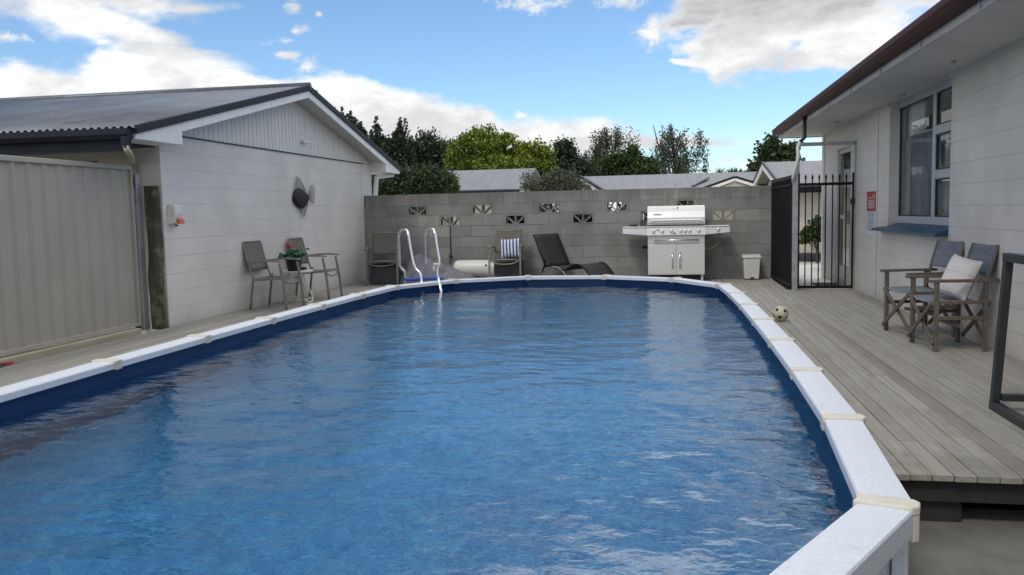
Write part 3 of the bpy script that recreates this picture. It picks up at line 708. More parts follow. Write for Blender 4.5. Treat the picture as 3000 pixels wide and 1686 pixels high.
# steel sheet fence, posts
FX = -5.80
fe = thing('corrugated_fence', 'tall beige ribbed steel fence panel beside the white house corner', 'fence', (FX, 4.0, 0))
b = MB(); ypts = []; y = 8.44
prof = [(0.0, 0), (0.085, 0), (0.10, 0.022), (0.115, 0.022), (0.13, 0), (0.2, 0)]
vs = []
while y > -2.2:
    for t, dz in [(0.0, 0), (0.075, 0), (0.092, 0.024), (0.118, 0.024), (0.135, 0)]:
        vs.append((y-t, dz))
    y -= 0.2
for (ya, da), (yb, db) in zip(vs[:-1], vs[1:]):
    b.add([(FX+da, ya, 0.085), (FX+db, yb, 0.085), (FX+db, yb, 1.78), (FX+da, ya, 1.78)], [(0, 1, 2, 3)])
o = build(b, 'sheet_panel', M['fence'], fe); o.modifiers.new('solid', 'SOLIDIFY').thickness = 0.003
b = MB(); b.box(FX-0.03, FX+0.04, -2.2, 8.45, 1.775, 1.825); build(b, 'top_rail', M['fence'], fe, bevel=0.006)
b = MB(); b.box(FX-0.03, FX+0.04, -2.2, 8.45, 0.06, 0.10); b.box(FX-0.03, FX+0.034, 8.43, 8.462, 0.10, 1.775); build(b, 'frame_rail', M['fence'], fe, bevel=0.004)
b = MB(); b.box(FX-0.02, FX+0.10, -2.2, 8.36, -0.03, 0.045); build(b, 'plinth_board', M['beige'], fe, bevel=0.006)
gp = thing('gate_post', 'slim galvanised steel post between the ribbed fence and the mossy timber post', 'post', (-5.79, 8.53, 0))
b = MB(); b.box(-5.835, -5.755, 8.495, 8.575, 0.0, 1.74); build(b, 'post', M['galv'], gp, bevel=0.004)
b = MB(); b.box(-5.815, -5.775, 8.470, 8.494, 1.58, 1.70); build(b, 'latch', M['black'], gp, bevel=0.004)
b = MB(); b.box(-5.835, -5.80, 8.44, 8.494, 0.0, 0.05); build(b, 'foot_bracket', M['black'], gp, bevel=0.003)
b = MB()
def mossfn(u, v):
    th = u*2*math.pi; r = 0.071*(1+0.10*math.sin(3*th+v*9)+0.06*math.sin(7*th-v*17)); r *= 1-0.06*v
    sq = 1/max(abs(math.cos(th)), abs(math.sin(th)))**0.6
    return (-5.675+r*sq*math.cos(th), 8.655+r*sq*math.sin(th), 1.605*v)
b.grid(mossfn, 28, 30); n = len(b.v); b.add([mossfn(k/28, 1.0) for k in range(28)], [tuple(range(28))])
build(b, 'timber_post', M['mossy'], smooth=True, label='dark mossy square timber post standing at the corner of the white house', cat='post')

# dispenser, wall fish, red toy
dp = thing('soap_dispenser', 'white wall-mounted dispenser with an orange push lever on the white block wall', 'dispenser', (XL, 8.93, 1.16))
b = MB(); b.prism([(XL, 8.815, 1.165), (XL+0.085, 8.815, 1.19), (XL+0.10, 8.815, 1.30), (XL+0.085, 8.815, 1.395), (XL, 8.815, 1.40)], (0, 0.15, 0)); build(b, 'body', M['plastic'], dp, bevel=0.014, smooth=False)
b = MB(); b.prism([(XL+0.10, 8.85, 1.175), (XL+0.135, 8.85, 1.18), (XL+0.125, 8.85, 1.225), (XL+0.092, 8.85, 1.245)], (0, 0.10, 0)); build(b, 'lever', M['orange'], dp, bevel=0.006)
b = MB(); b.tube([(XL+0.06, 8.89, 1.17), (XL+0.06, 8.89, 1.148)], 0.018, 10); build(b, 'nozzle', M['blackplastic'], dp)

fs = thing('fish_ornament', 'dark metal fish with pale wire fins hanging on the white block wall', 'wall ornament', (XL, 12.3, 1.5))
FXs = XL+0.02
prof = [(12.085, 1.500), (12.10, 1.56), (12.15, 1.62), (12.20, 1.655), (12.30, 1.672), (12.42, 1.655), (12.52, 1.62), (12.62, 1.575), (12.68, 1.585), (12.68, 1.55), (12.66, 1.51), (12.60, 1.44), (12.53, 1.39), (12.44, 1.362), (12.34, 1.355), (12.24, 1.375), (12.15, 1.42), (12.10, 1.46)]
b = MB(); cx, cz = 12.36, 1.515; n = len(prof)
rings = [(1.0, 0.0), (0.95, 0.018), (0.75, 0.032), (0.35, 0.040)]
vs = []
for s_, dx in rings:
    for (yy, zz) in prof: vs.append((FXs+dx, cx+(yy-cx)*s_, cz+(zz-cz)*s_))
f_ = [(i*n+k, i*n+(k+1) % n, (i+1)*n+(k+1) % n, (i+1)*n+k) for i in range(3) for k in range(n)]+[tuple(range(3*n, 4*n)), tuple(reversed(range(n)))]
b.add(vs, f_); build(b, 'body', M['rust'], fs, smooth=True)
def fin(name, root, tips, extra=()):
    b = MB()
    for i, tp in enumerate(tips):
        rt = root[0]+(root[1]-root[0])*(i/(len(tips)-1)); b.tube([rt, (rt+tp)/2+Vector((0.004, 0, 0)), tp], 0.0035, 5)
    for k in (0.25, 0.45, 0.65, 0.85):
        b.tube([root[0]+(root[1]-root[0])*(i/(len(tips)-1))+(tp-(root[0]+(root[1]-root[0])*(i/(len(tips)-1))))*k for i, tp in enumerate(tips)], 0.0022, 4)
    b.tube(list(tips), 0.003, 5)
    build(b, name, M['wire'], fs)
V3 = lambda y, z: Vector((FXs+0.01, y, z))
fin('dorsal_fin', (V3(12.17, 1.63), V3(12.55, 1.60)), [V3(12.18, 1.72), V3(12.21, 1.80), V3(12.25, 1.855), V3(12.31, 1.80), V3(12.34, 1.82), V3(12.40, 1.77), V3(12.46, 1.72), V3(12.52, 1.66)])
fin('belly_fin', (V3(12.26, 1.37), V3(12.60, 1.45)), [V3(12.30, 1.33), V3(12.36, 1.27), V3(12.42, 1.235), V3(12.47, 1.235), V3(12.50, 1.28), V3(12.55, 1.34), V3(12.59, 1.40)])
fin('tail_fin', (V3(12.66, 1.60), V3(12.66, 1.51)), [V3(12.74, 1.72), V3(12.82, 1.73), V3(12.87, 1.70), V3(12.88, 1.65), V3(12.87, 1.60), V3(12.87, 1.55), V3(12.86, 1.50), V3(12.84, 1.45), V3(12.80, 1.44)])
b = MB(); rp = at(-14, 1063, 6.35); b.lathe([(0.0, 0.0), (0.045, 0.002), (0.052, 0.010), (0.05, 0.018), (0.035, 0.022), (0.0, 0.023)], (-5.645, 6.36, 0.002), 24)
build(b, 'frisbee', M['red'], smooth=True, label='small flat red plastic disc lying on the deck by the ribbed fence', cat='disc')

# ================================================================== BLOCK WALL
WX0, WX1 = XL, 1.748; BL = (WX1-WX0)/18
bw = thing('block_wall', 'grey concrete block garden wall with pierced vent blocks across the far end', 'wall', (WX0, YW, 0))
vent_rows = {6: [-4.568, -3.340, -2.114, -0.888, 0.337], 5: [-3.955, -2.728, -1.502, -0.276, 0.948]}
def is_vent(c, xm): return c in vent_rows and any(abs(xm-v) < 0.1 for v in vent_rows[c])
b = MB(); r2 = random.Random(9); vents = []
for c in range(8):
    z0 = 0.2*c; offs = (0.5 if c % 2 else 0.0)*BL
    # bond chosen so a vent centre falls on a block centre
    base = {0: -4.568, 1: -3.955}[c % 2]
    k0 = math.floor((WX0-base)/BL)-1
    for k in range(k0, k0+24):
        xm = base+k*BL; xa, xb = max(WX0, xm-BL/2), min(WX1, xm+BL/2)
        if xb-xa < 0.03: continue
        if is_vent(c, xm): vents.append((xm, z0)); continue
        j = lambda: r2.uniform(-0.0015, 0.0015)
        yj = r2.uniform(-0.002, 0.002)
        b.box(xa+0.003+j(), xb-0.003+j(), YW+yj, YW+0.19, z0+0.003+j(), z0+0.197+j())
blk = build(b, 'wall_blocks', M['blocks'], bw, bevel=0.004)
b = MB()
for c in range(8):   # mortar core, split around the vents
    z0, z1 = 0.2*c, 0.2*c+0.2
    xs = sorted([v for v in vent_rows.get(c, [])]); x = WX0+0.001
    for v in xs: b.box(x, v-BL/2+0.006, YW+0.005, YW+0.183, z0, z1-0.0005 if c == 7 else z1); x = v+BL/2-0.006
    b.box(x, WX1-0.002, YW+0.005, YW+0.183, z0, z1-0.003 if c == 7 else z1)
b.box(WX0, WX1-0.003, YW+0.008, YW+0.182, -0.5, 0.0)
build(b, 'mortar_core', M['joint'], bw)
for xm, z0 in vents:
    b = MB(); xa, xb = xm-BL/2+0.006, xm+BL/2-0.006; za, zb = z0+0.004, z0+0.197; ya, yb = YW-0.004, YW+0.186; t = 0.026
    b.box(xa, xb, ya, yb, za, za+t*0.8); b.box(xa, xb, ya, yb, zb-t, zb); b.box(xa, xa+t, ya+0.0006, yb-0.001, za+0.001, zb-0.001); b.box(xb-t, xb, ya+0.0006, yb-0.001, za+0.001, zb-0.001)
    b.box(xm-0.011, xm+0.011, ya+0.008, yb-0.008, za+t*0.8-0.001, zb-t+0.001)
    for sg in (-1, 1):
        b.bar((xm+sg*0.018, (ya+yb)/2, za+0.02), (xm+sg*(BL/2-0.026), (ya+yb)/2, zb-0.024), 0.165, 0.020, (sg*-0.7, 0, 0.7))
    build(b, 'vent_block', M['blocks'], bw)
b = MB(); b.tube([(-3.95, YW-0.012, 1.02), (-3.953, YW-0.012, 0.8), (-3.948, YW-0.013, 0.62), (-3.956, YW-0.02, 0.46), (-3.95, YW-0.05, 0.40), (-3.96, YW-0.06, 0.30)], 0.009, 6); b.tube([(-3.95, YW-0.02, 0.47), (-3.95, YW-0.05, 0.44)], 0.028, 8)
build(b, 'cable', M['blackplastic'], smooth=True, label='thin dark cable running down the grey block wall from a vent', cat='cable')

# ================================================================== RIGHT HOUSE
rh = thing('cream_house', 'cream painted block house with a brown gutter and wide eave, right of the deck', 'house', (XRW, 5, 0))
SOF = 2.46; HN, HF = -5.0, 15.62; TW = 0.19
WA, WB, WSILL = 8.845, 11.15, 0.955
DA, DB, DH = 13.40, 14.40, 2.11
b = MB()
b.box(XRW, XRW+TW, HN, WA, -0.45, SOF); b.box(XRW, XRW+TW, WA, WB, -0.45, WSILL); b.box(XRW, XRW+TW, WB, DA, -0.45, SOF)
b.box(XRW, XRW+TW, DA, DB, DH, SOF); b.box(XRW, XRW+TW, DA, DB, -0.45, 0.10); b.box(XRW, XRW+TW, DB, HF, -0.45, SOF)
b.box(XRW+TW, 9.0, HF-TW, HF, -0.45, SOF); b.box(XRW+TW, 9.0, HN, HN+TW, -0.45, SOF)
rw = build(b, 'wall', M['wall_right'], rh)
b = MB(); b.box(XRW-0.003, XRW+0.01, 11.71, 11.722, 0.0, SOF-0.05); build(b, 'control_joint', M['joint'], rw)
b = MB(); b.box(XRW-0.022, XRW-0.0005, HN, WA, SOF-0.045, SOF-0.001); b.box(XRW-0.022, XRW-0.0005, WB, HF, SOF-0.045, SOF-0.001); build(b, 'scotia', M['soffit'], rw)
b = MB(); b.box(XRW-0.03, XRW-0.0006, HF-0.12, HF+0.02, -0.03, SOF-0.046); build(b, 'corner_post', M['white'], rw, bevel=0.004)
XF = 1.97
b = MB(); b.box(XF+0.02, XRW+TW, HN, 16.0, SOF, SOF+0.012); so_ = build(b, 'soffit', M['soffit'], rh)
for yv, xv in ((8.1, 2.45), (13.3, 2.45), (10.3, 2.60)):
    b = MB(); b.lathe([(0.0, 0), (0.022, 0.0), (0.022, 0.02), (0, 0.02)], (xv, yv, SOF-0.021), 12); build(b, 'soffit_hook', M['galv'], so_)
b = MB(); b.box(XF, XF+0.02, HN, 16.02, SOF-0.012, SOF+0.17); b.box(XF+0.02, 9, 16.0, 16.02, SOF-0.012, SOF+0.17); fa = build(b, 'fascia', mat('fascia_paint', (0.46, 0.43, 0.41), 0.5, var=0.15, vscale=5, stretch=(1, 0.3, 3)), rh)
for yv in (6.0, 7.3, 8.6, 9.9, 11.2, 12.5, 13.8):
    b = MB(); b.box(XF-0.012, XF-0.0005, yv, yv+0.025, SOF-0.004, SOF+0.05); build(b, 'gutter_bracket', M['galv'], fa)
b = MB()
gpf = [(-0.001, 0.050), (-0.001, 0.165), (-0.012, 0.165), (-0.118, 0.150), (-0.128, 0.142), (-0.125, 0.105), (-0.10, 0.066), (-0.06, 0.050)]
b.prism([(XF+dx, HN, SOF+dz) for dx, dz in gpf], (0, 16.06-HN, 0)); build(b, 'gutter', M['gutter'], rh, bevel=0.003)
b = MB(); n = 0
sl = math.tan(R(15)); pr = []
for k in range(9):
    xx = XF-0.055+k*0.36; zz = SOF+0.185+(xx-XF+0.055)*sl
    pr.append((xx, zz+0.022)); pr.append((xx+0.335, zz+0.022+0.30*sl))
top = [(x_, HN, z_) for x_, z_ in pr]; bot = [(x_, HN, z_-0.03) for x_, z_ in [pr[-1], pr[0]]]
b.prism(top+bot, (0, 16.08-HN, 0)); ridge = pr[-1]
b.prism([(ridge[0], HN, ridge[1]), (8.2, HN, SOF+0.1), (8.2, HN, SOF+0.07), (ridge[0], HN, ridge[1]-0.03)], (0, 16.08-HN, 0))
build(b, 'roof', M['gutter'], rh)
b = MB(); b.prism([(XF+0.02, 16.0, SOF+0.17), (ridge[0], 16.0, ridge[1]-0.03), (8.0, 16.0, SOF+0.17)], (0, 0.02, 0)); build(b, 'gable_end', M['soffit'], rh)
# window
WXF = XRW+0.10
wn = None
b = MB(); fr = 0.055
b.box(WXF, WXF+0.06, WA, WB, WSILL+0.045, WSILL+0.13); b.box(WXF, WXF+0.06, WA, WB, SOF-0.075, SOF-0.001)
b.box(WXF, WXF+0.06, WB-0.035, WB, WSILL+0.13, SOF-0.075); b.box(WXF, WXF+0.06, WA, WA+0.03, WSILL+0.13, SOF-0.075)
MU = 9.72
b.box(WXF-0.003, WXF+0.063, MU-0.05, MU+0.05, WSILL+0.13, SOF-0.075)
for za, zb in ((1.486, 1.576), (1.95, 2.04)):
    b.box(WXF-0.001, WXF+0.061, WA+0.03, MU-0.05, za, zb)
wn = build(b, 'window', M['joinery'], rh, bevel=0.005)
for (ya, yb, za, zb) in ((MU+0.05, WB-0.035, WSILL+0.13, SOF-0.075), (WA+0.03, MU-0.05, WSILL+0.13, 1.486), (WA+0.03, MU-0.05, 1.576, 1.95), (WA+0.03, MU-0.05, 2.04, SOF-0.075)):
    b = MB(); b.box(WXF+0.025, WXF+0.031, ya, yb, za, zb); build(b, 'pane', M['glass'], wn)
    b = MB()
    for (a1, a2, c1, c2) in ((ya, yb, za, za+0.016), (ya, yb, zb-0.016, zb), (ya, ya+0.016, za+0.016, zb-0.016), (yb-0.016, yb, za+0.016, zb-0.016)): b.box(WXF+0.008, WXF+0.024, a1, a2, c1, c2)
    build(b, 'glazing_bead', M['blackplastic'], wn)
b = MB(); ys0, ys1 = WA+0.004, 11.46
b.prism([(XRW-0.13, ys0, 0.905), (XRW-0.13, ys0, 0.932), (XRW+0.10, ys0, 0.999), (XRW+0.10, ys0, 0.956), (XRW-0.0005, ys0, 0.954), (XRW-0.0005, ys0, 0.905)], (0, WB-ys0, 0))
b.prism([(XRW-0.13, WB, 0.905), (XRW-0.13, WB, 0.932), (XRW-0.0005, WB, 0.955), (XRW-0.0005, WB, 0.905)], (0, ys1-WB, 0))
build(b, 'window_sill', M['sill'], wn, bevel=0.004)
# room behind the glass
b = MB(); rx0, rx1 = XRW+TW+0.001, 5.6
b.add([(rx0, 6.5, 0.2), (rx1, 6.5, 0.2), (rx1, 12.9, 0.2), (rx0, 12.9, 0.2), (rx0, 6.5, 2.45), (rx1, 6.5, 2.45), (rx1, 12.9, 2.45), (rx0, 12.9, 2.45)], [(0, 1, 2, 3), (7, 6, 5, 4), (0, 4, 5, 1), (2, 6, 7, 3)])
b.box(rx1, rx1+0.05, 6.5, 7.2, 0.2, 2.45); b.box(rx1, rx1+0.05, 12.0, 12.9, 0.2, 2.45); b.box(rx1, rx1+0.05, 7.2, 12.0, 0.2, 0.9); b.box(rx1, rx1+0.05, 7.2, 12.0, 2.3, 2.45)  # opening added in the back wall so sky light brightens the room
build(b, 'room_lining', M['room'], rh)
def curtain(y0, y1, x, z0, z1, waves):
    bb = MB()
    bb.grid(lambda u, v: (x+0.035*math.sin(u*waves*6.283)+0.01*math.sin(u*waves*15), y0+(y1-y0)*u, z0+(z1-z0)*v), int(waves*10), 2); return bb
build(curtain(10.62, 11.80, XRW+0.245, 0.85, 2.42, 9), 'curtain', M['curtain'], wn, smooth=True)
build(curtain(9.15, 11.62, XRW+0.215, 0.93, 2.03, 26), 'net_curtain', M['net'], wn, smooth=True)
b = MB(); b.tube([(XRW+0.21, 9.1, 2.045), (XRW+0.21, 11.7, 2.045)], 0.010, 8); build(b, 'curtain_rod', M['white'], wn, smooth=True)
b = MB(); b.box(3.1, 3.4, 9.7, 10.35, 0.2, 1.62); b.box(3.05, 3.5, 9.5, 9.68, 0.2, 1.25); build(b, 'cabinet', M['tub'], rh, bevel=0.01)
# glass door
b = MB(); dx0, dx1 = XRW+0.03, XRW+0.085
b.box(dx0, dx1, DA, DA+0.06, 0.10, DH); b.box(dx0, dx1, DB-0.06, DB, 0.10, DH); b.box(dx0, dx1, DA+0.06, DB-0.06, DH-0.07, DH); b.box(dx0, dx1, DA+0.06, DB-0.06, 0.10, 0.28); b.box(dx0, dx1, DA+0.06, DB-0.06, 1.02, 1.08)
dr = build(b, 'door', M['joinery'], rh, bevel=0.004)
for za, zb in ((0.28, 1.02), (1.08, DH-0.07)):
    b = MB(); b.box(dx0+0.02, dx0+0.026, DA+0.06, DB-0.06, za, zb); build(b, 'pane', M['glass'], dr)
b = MB(); b.add([(XRW+TW+0.002, 13.0, 0.05), (4.6, 13.0, 0.05), (4.6, 15.3, 0.05), (XRW+TW+0.002, 15.3, 0.05), (XRW+TW+0.002, 13.0, 2.4), (4.6, 13.0, 2.4), (4.6, 15.3, 2.4), (XRW+TW+0.002, 15.3, 2.4)], [(0, 1, 2, 3), (7, 6, 5, 4), (1, 5, 6, 2), (0, 4, 5, 1), (2, 6, 7, 3)])
build(b, 'room_lining', M['room'], rh)
b = MB(); b.box(dx0-0.05, dx0-0.012, DA+0.10, DA+0.13, 0.95, 1.15); b.box(dx0-0.014, dx0-0.0005, DA+0.085, DA+0.145, 0.92, 1.18); build(b, 'handle', M['galv'], dr, bevel=0.003)
b = MB(); b.tube([(XRW-0.02, 15.15, 2.42), (XRW-0.06, 15.05, 2.35)], 0.02, 8)

# notices on the wall
sg = thing('pool_notice', 'red notice board with rows of white lettering on the cream house wall', 'sign', (XRW, 12.05, 0.85))
b = MB(); b.box(XRW-0.006, XRW-0.0005, 11.80, 12.29, 1.145, 1.405); build(b, 'board', M['red_sign'], sg)
b = MB(); xs = XRW-0.0085
b.box(xs, XRW-0.0065, 11.80, 12.29, 1.316, 1.324)
b.add([(xs, 11.84, 1.345), (xs, 11.98, 1.345), (xs, 11.84, 1.372)], [(0, 1, 2), (2, 1, 0)])
rr = random.Random(4)
for z in (1.286, 1.262, 1.238, 1.214, 1.190):
    y = 12.20
    while y > 11.86:
        w_ = rr.uniform(0.03, 0.075); b.box(xs, XRW-0.0065, max(y-w_, 11.84), y, z-0.006, z+0.006); y -= w_+0.014
build(b, 'lettering', M['white_sign'], sg)
sg2 = thing('rules_notice', 'white notice sheet with small blue print below the red notice on the cream wall', 'sign', (XRW, 12.05, 0.85))
b = MB(); b.box(XRW-0.005, XRW-0.0005, 11.80, 12.28, 0.82, 1.138); build(b, 'board', M['white_sign'], sg2)
b = MB()
for z in (1.112, 1.082): b.box(XRW-0.007, XRW-0.0055, 11.86, 12.21, z-0.007, z+0.007)
z = 1.045
while z > 0.87:
    y = 12.24
    while y > 11.86:
        w_ = rr.uniform(0.025, 0.08); b.box(XRW-0.007, XRW-0.0055, max(y-w_, 11.83), y, z-0.005, z+0.005); y -= w_+0.012
    z -= 0.022
build(b, 'lettering', M['blue_print'], sg2)

# ================================================================== GATE, BLACK FENCE, DOWNPIPE
GY = 13.05
gf = thing('gateway', 'tall galvanised gate frame with an overhead beam around the black gate', 'gate frame', (2.27, GY, 0))
b = MB(); b.box(1.79, 1.868, GY-0.04, GY+0.04, -0.03, 1.70); b.box(1.846, 1.893, GY+0.014, GY+0.055, 1.60, 2.155); build(b, 'post', M['galv'], gf, bevel=0.003)
b = MB(); b.box(2.655, 2.6655, GY-0.05, GY+0.045, -0.03, 2.10); b.box(2.578+0.067, 2.654, GY-0.04, GY+0.04, -0.03, 2.155); build(b, 'post', M['galv'], gf, bevel=0.002)
b = MB(); b.box(1.8935, 2.6445, GY-0.02, GY+0.04, 2.10, 2.15); build(b, 'beam', M['galv'], gf, bevel=0.003)
gt = thing('picket_gate', 'black steel gate with pointed pickets in the galvanised frame', 'gate', (2.26, GY, 0))
b = MB(); ga, gb = 1.884, 2.636
b.box(ga-0.0125, ga+0.0125, GY-0.0125, GY+0.0125, 0.02, 1.70); b.box(gb-0.0125, gb+0.0125, GY-0.0125, GY+0.0125, 0.02, 1.70)
b.box(ga+0.0125, gb-0.0125, GY-0.0125, GY+0.0125, 1.525, 1.565); b.box(ga+0.0125, gb-0.0125, GY-0.0125, GY+0.0125, 0.02, 0.06); build(b, 'frame', M['black'], gt)
for k in range(1, 8):
    xk = ga+(gb-ga)*k/8; b = MB(); b.box(xk-0.008, xk+0.008, GY-0.008, GY+0.008, 0.058, 1.64)
    b.lathe([(0.0001, 0), (0.011, 0.004), (0.016, 0.03), (0.009, 0.06), (0.0001, 0.085)], (xk, GY, 1.615), 8); build(b, 'picket', M['black'], gt)
b = MB(); b.box(2.596, 2.66, GY-0.05, GY-0.013, 1.24, 1.33); build(b, 'latch', M['blackplastic'], gt, bevel=0.006)
bf = thing('black_fence', 'black steel bar fence panel between the grey block wall and the gate', 'fence', (1.79, 14, 0))
pa, pb = Vector((1.750, 15.215, 0)), Vector((1.786, 13.02, 0)); dirv = (pb-pa)
for zz, hh in ((1.665, 0.04), (1.545, 0.03), (0.06, 0.05)):
    b = MB(); b.bar(pa+Vector((0, 0, zz)), pb+Vector((0, 0, zz)), 0.03, hh); build(b, 'rail', M['black'], bf)
for k in range(0, 26):
    p_ = pa+dirv*((k+0.15)/26); b = MB(); b.box(p_.x-0.009, p_.x+0.009, p_.y-0.010, p_.y+0.010, 0.0, 1.64); build(b, 'picket', M['black'], bf)
b = MB(); b.bar(pa+Vector((0.001, 0, 0.80)), pb+Vector((0.001, 0, 0.80)), 0.004, 1.42); build(b, 'shade_mesh', M['blackfab'], bf)
dpz = thing('downpipe', 'white rainwater pipe bending from the brown gutter to the gate post', 'downpipe', (1.85, 13, 0))
P_ = [at(2357, 392, 12.95), at(2357, 404, 12.95), at(2344, 416, 12.95), at(2339, 425, 12.95)]
b = MB(); b.tube([(P_[0].x, 12.95, SOF+0.06), P_[1], P_[2]], 0.028, 10); build(b, 'elbow', M['blackplastic'], dpz, smooth=True)
Q_ = [P_[2], at(2338, 430, 12.95), at(2339, 462, 12.95), at(2326, 505, 12.96), at(2324, 520, 12.97)]; Q_.append(Vector((Q_[-1].x+0.005, 13.02, 1.60)))
b = MB(); b.tube(Q_, 0.024, 12); build(b, 'pipe', M['plastic'], dpz, smooth=True)

# ================================================================== LADDER
ld = thing('pool_ladder', 'polished tube pool ladder with a blue top step astride the far rim', 'ladder', (-4.1, 13.7, 0))
T1 = Vector(OUT[11]); T2 = Vector(OUT[12])   # T - S edge
ladder_in = []
for pts in ([(890, 1150, 13.95), (893, 1060, 13.95), (880, 960, 13.95), (800, 850, 13.92), (792, 760, 13.9), (785, 560, 13.86), (775, 330, 13.82), (800, 240, 13.78), (870, 204, 13.72), (925, 240, 13.66), (950, 330, 13.62), (985, 540, 13.58), (1015, 700, 13.55), (1040, 820, 13.52), (1075, 895, 13.50), (1130, 950, 13.48), (1160, 1010, 13.46), (1180, 1130, 13.42), (1197, 1230, 13.36), (1215, 1300, 13.30), (1205, 1400, 13.22)],
            [(1195, 1130, 13.98), (1185, 1030, 13.98), (1195, 930, 13.98), (1245, 830, 13.95), (1255, 700, 13.92), (1255, 560, 13.90), (1250, 330, 13.86), (1270, 230, 13.82), (1340, 188, 13.76), (1390, 220, 13.70), (1420, 300, 13.66), (1450, 490, 13.62), (1475, 650, 13.59), (1497, 790, 13.56), (1470, 880, 13.54), (1460, 970, 13.52), (1475, 1070, 13.50), (1500, 1180, 13.44), (1520, 1290, 13.38), (1525, 1400, 13.30)]):
    W3 = [at(1040+x_/6.0325, 640+y_/6.0325, yy*KS) for x_, y_, yy in pts]
    low_in = W3[-1]; out0 = W3[0]
    W3 = [Vector((out0.x, out0.y, 0.0))]+W3+[Vector((low_in.x, low_in.y-0.06, -0.6)), Vector((low_in.x, low_in.y-0.1, -1.13))]
    ladder_in.append(W3)
    b = MB(); b.tube(smoothpath(W3, 5), 0.0225, 10); build(b, 'handrail', M['chrome'], ld, smooth=True)
la, lb = ladder_in
pl = [at(1040+x_/6.0325, 640+y_/6.0325, yy) for x_, y_, yy in ((905, 1122, 13.80), (1500, 1100, 13.98))]
c0 = (Vector((-4.42, 13.62, 0))+Vector((-3.86, 13.86, 0)))/2
e = Vector((0.60, 0.30, 0)).normalized(); nrm = Vector((-e.y, e.x, 0))
ctr = at(1240, 828, 13.72*KS); ctr.z = 0
b = MB(); hw, hd = 0.31, 0.15
P4 = [ctr-e*hw-nrm*hd, ctr+e*hw-nrm*hd, ctr+e*hw+nrm*hd, ctr-e*hw+nrm*hd]
b.prism([(p.x, p.y, RIMZ+0.005) for p in P4], (0, 0, 0.05)); build(b, 'step', M['navy'], ld, bevel=0.012)
for zz in (-0.25, -0.55, -0.85):
    a_, c_ = la[-1].copy(), lb[-1].copy(); a_.z = c_.z = zz; b = MB(); b.bar(a_, c_, 0.08, 0.03); build(b, 'step', M['plastic'], ld, bevel=0.006)

# ================================================================== SLING CHAIRS
def make_chair(label, loc, rz):
    t = thing('garden_chair', label, 'chair', loc, rz, 'brown sling garden chairs around the far end of the pool')
    for s in (-1, 1):
        x = s*0.27
        b = MB(); b.tube(smoothpath([(x*1.02, -0.275, 0), (x*1.01, -0.262, 0.2), (x, -0.235, 0.42), (x, -0.20, 0.615)], 3), 0.019, 8); build(b, 'leg', M['alu'], t, smooth=True, local=True)
        b = MB(); b.tube(smoothpath([(x*1.02, 0.245, 0), (x, 0.185, 0.40), (x, 0.175, 0.44)], 3), 0.017, 8); build(b, 'leg', M['alu'], t, smooth=True, local=True)
        b = MB(); n_ = 12
        b.grid(lambda u, v: (x+(v-0.5)*0.042, -0.255+0.52*u, 0.628+0.018*math.sin(u*math.pi)+(0.010 if 0.2 < v < 0.8 else 0)-0.012*u), n_, 5)
        o = build(b, 'armrest', M['alu'], t, smooth=True, local=True); o.modifiers.new('solid', 'SOLIDIFY').thickness = 0.016
    b = MB()
    for s in (-1, 1):
        x = s*0.255
        b.tube(smoothpath([(x, -0.245, 0.420), (x, -0.1, 0.408), (x, 0.16, 0.40), (x, 0.205, 0.46), (x, 0.25, 0.60), (x, 0.325, 0.905)], 4), 0.013, 8)
    b.tube(smoothpath([(-0.265, -0.235, 0.41), (-0.16, -0.245, 0.355), (0, -0.247, 0.338), (0.16, -0.245, 0.355), (0.265, -0.235, 0.41)], 4), 0.011, 8)
    b.tube([(-0.255, 0.325, 0.905), (0.255, 0.325, 0.905)], 0.012, 8); b.tube([(-0.255, 0.17, 0.41), (0.255, 0.17, 0.41)], 0.010, 8)
    b.tube([(-0.25, -0.243, 0.418), (0.25, -0.243, 0.418)], 0.010, 8)
    build(b, 'frame', M['alu'], t, smooth=True, local=True)
    def sl(u, v):
        pts = [(-0.252, 0.405), (-0.24, 0.424), (-0.1, 0.404), (0.14, 0.402)]
        k = u*3; i = min(int(k), 2); f = k-i
        y = pts[i][0]+(pts[i+1][0]-pts[i][0])*f; z = pts[i][1]+(pts[i+1][1]-pts[i][1])*f
        return ((v-0.5)*0.50, y, z-0.018*math.sin(v*math.pi)*math.sin(u*math.pi))
    b = MB(); b.grid(sl, 12, 6); o = build(b, 'seat', M['sling'], t, smooth=True, local=True); o.modifiers.new('solid', 'SOLIDIFY').thickness = 0.005
    b = MB(); b.grid(lambda u, v: ((v-0.5)*0.50, 0.232+0.096*u+0.02*math.sin(v*math.pi)*math.sin(u*math.pi), 0.515+0.40*u), 8, 6); o = build(b, 'backrest', M['sling'], t, smooth=True, local=True); o.modifiers.new('solid', 'SOLIDIFY').thickness = 0.005
    return t
ch = make_chair('brown sling chair against the white house wall, nearest the soap dispenser', (-5.275, 10.76, 0), R(90))
dup(ch, (-5.225, 12.05, 0), R(92), 'brown sling chair under the fish ornament, between plant table and block wall')
dup(ch, (-4.99, 14.42, 0), R(11), 'brown sling chair in the corner of house and block wall, dark tub beneath it')
dup(ch, (-2.79, 14.62, 0), R(2), 'brown sling chair holding the striped cushion, against the grey block wall')

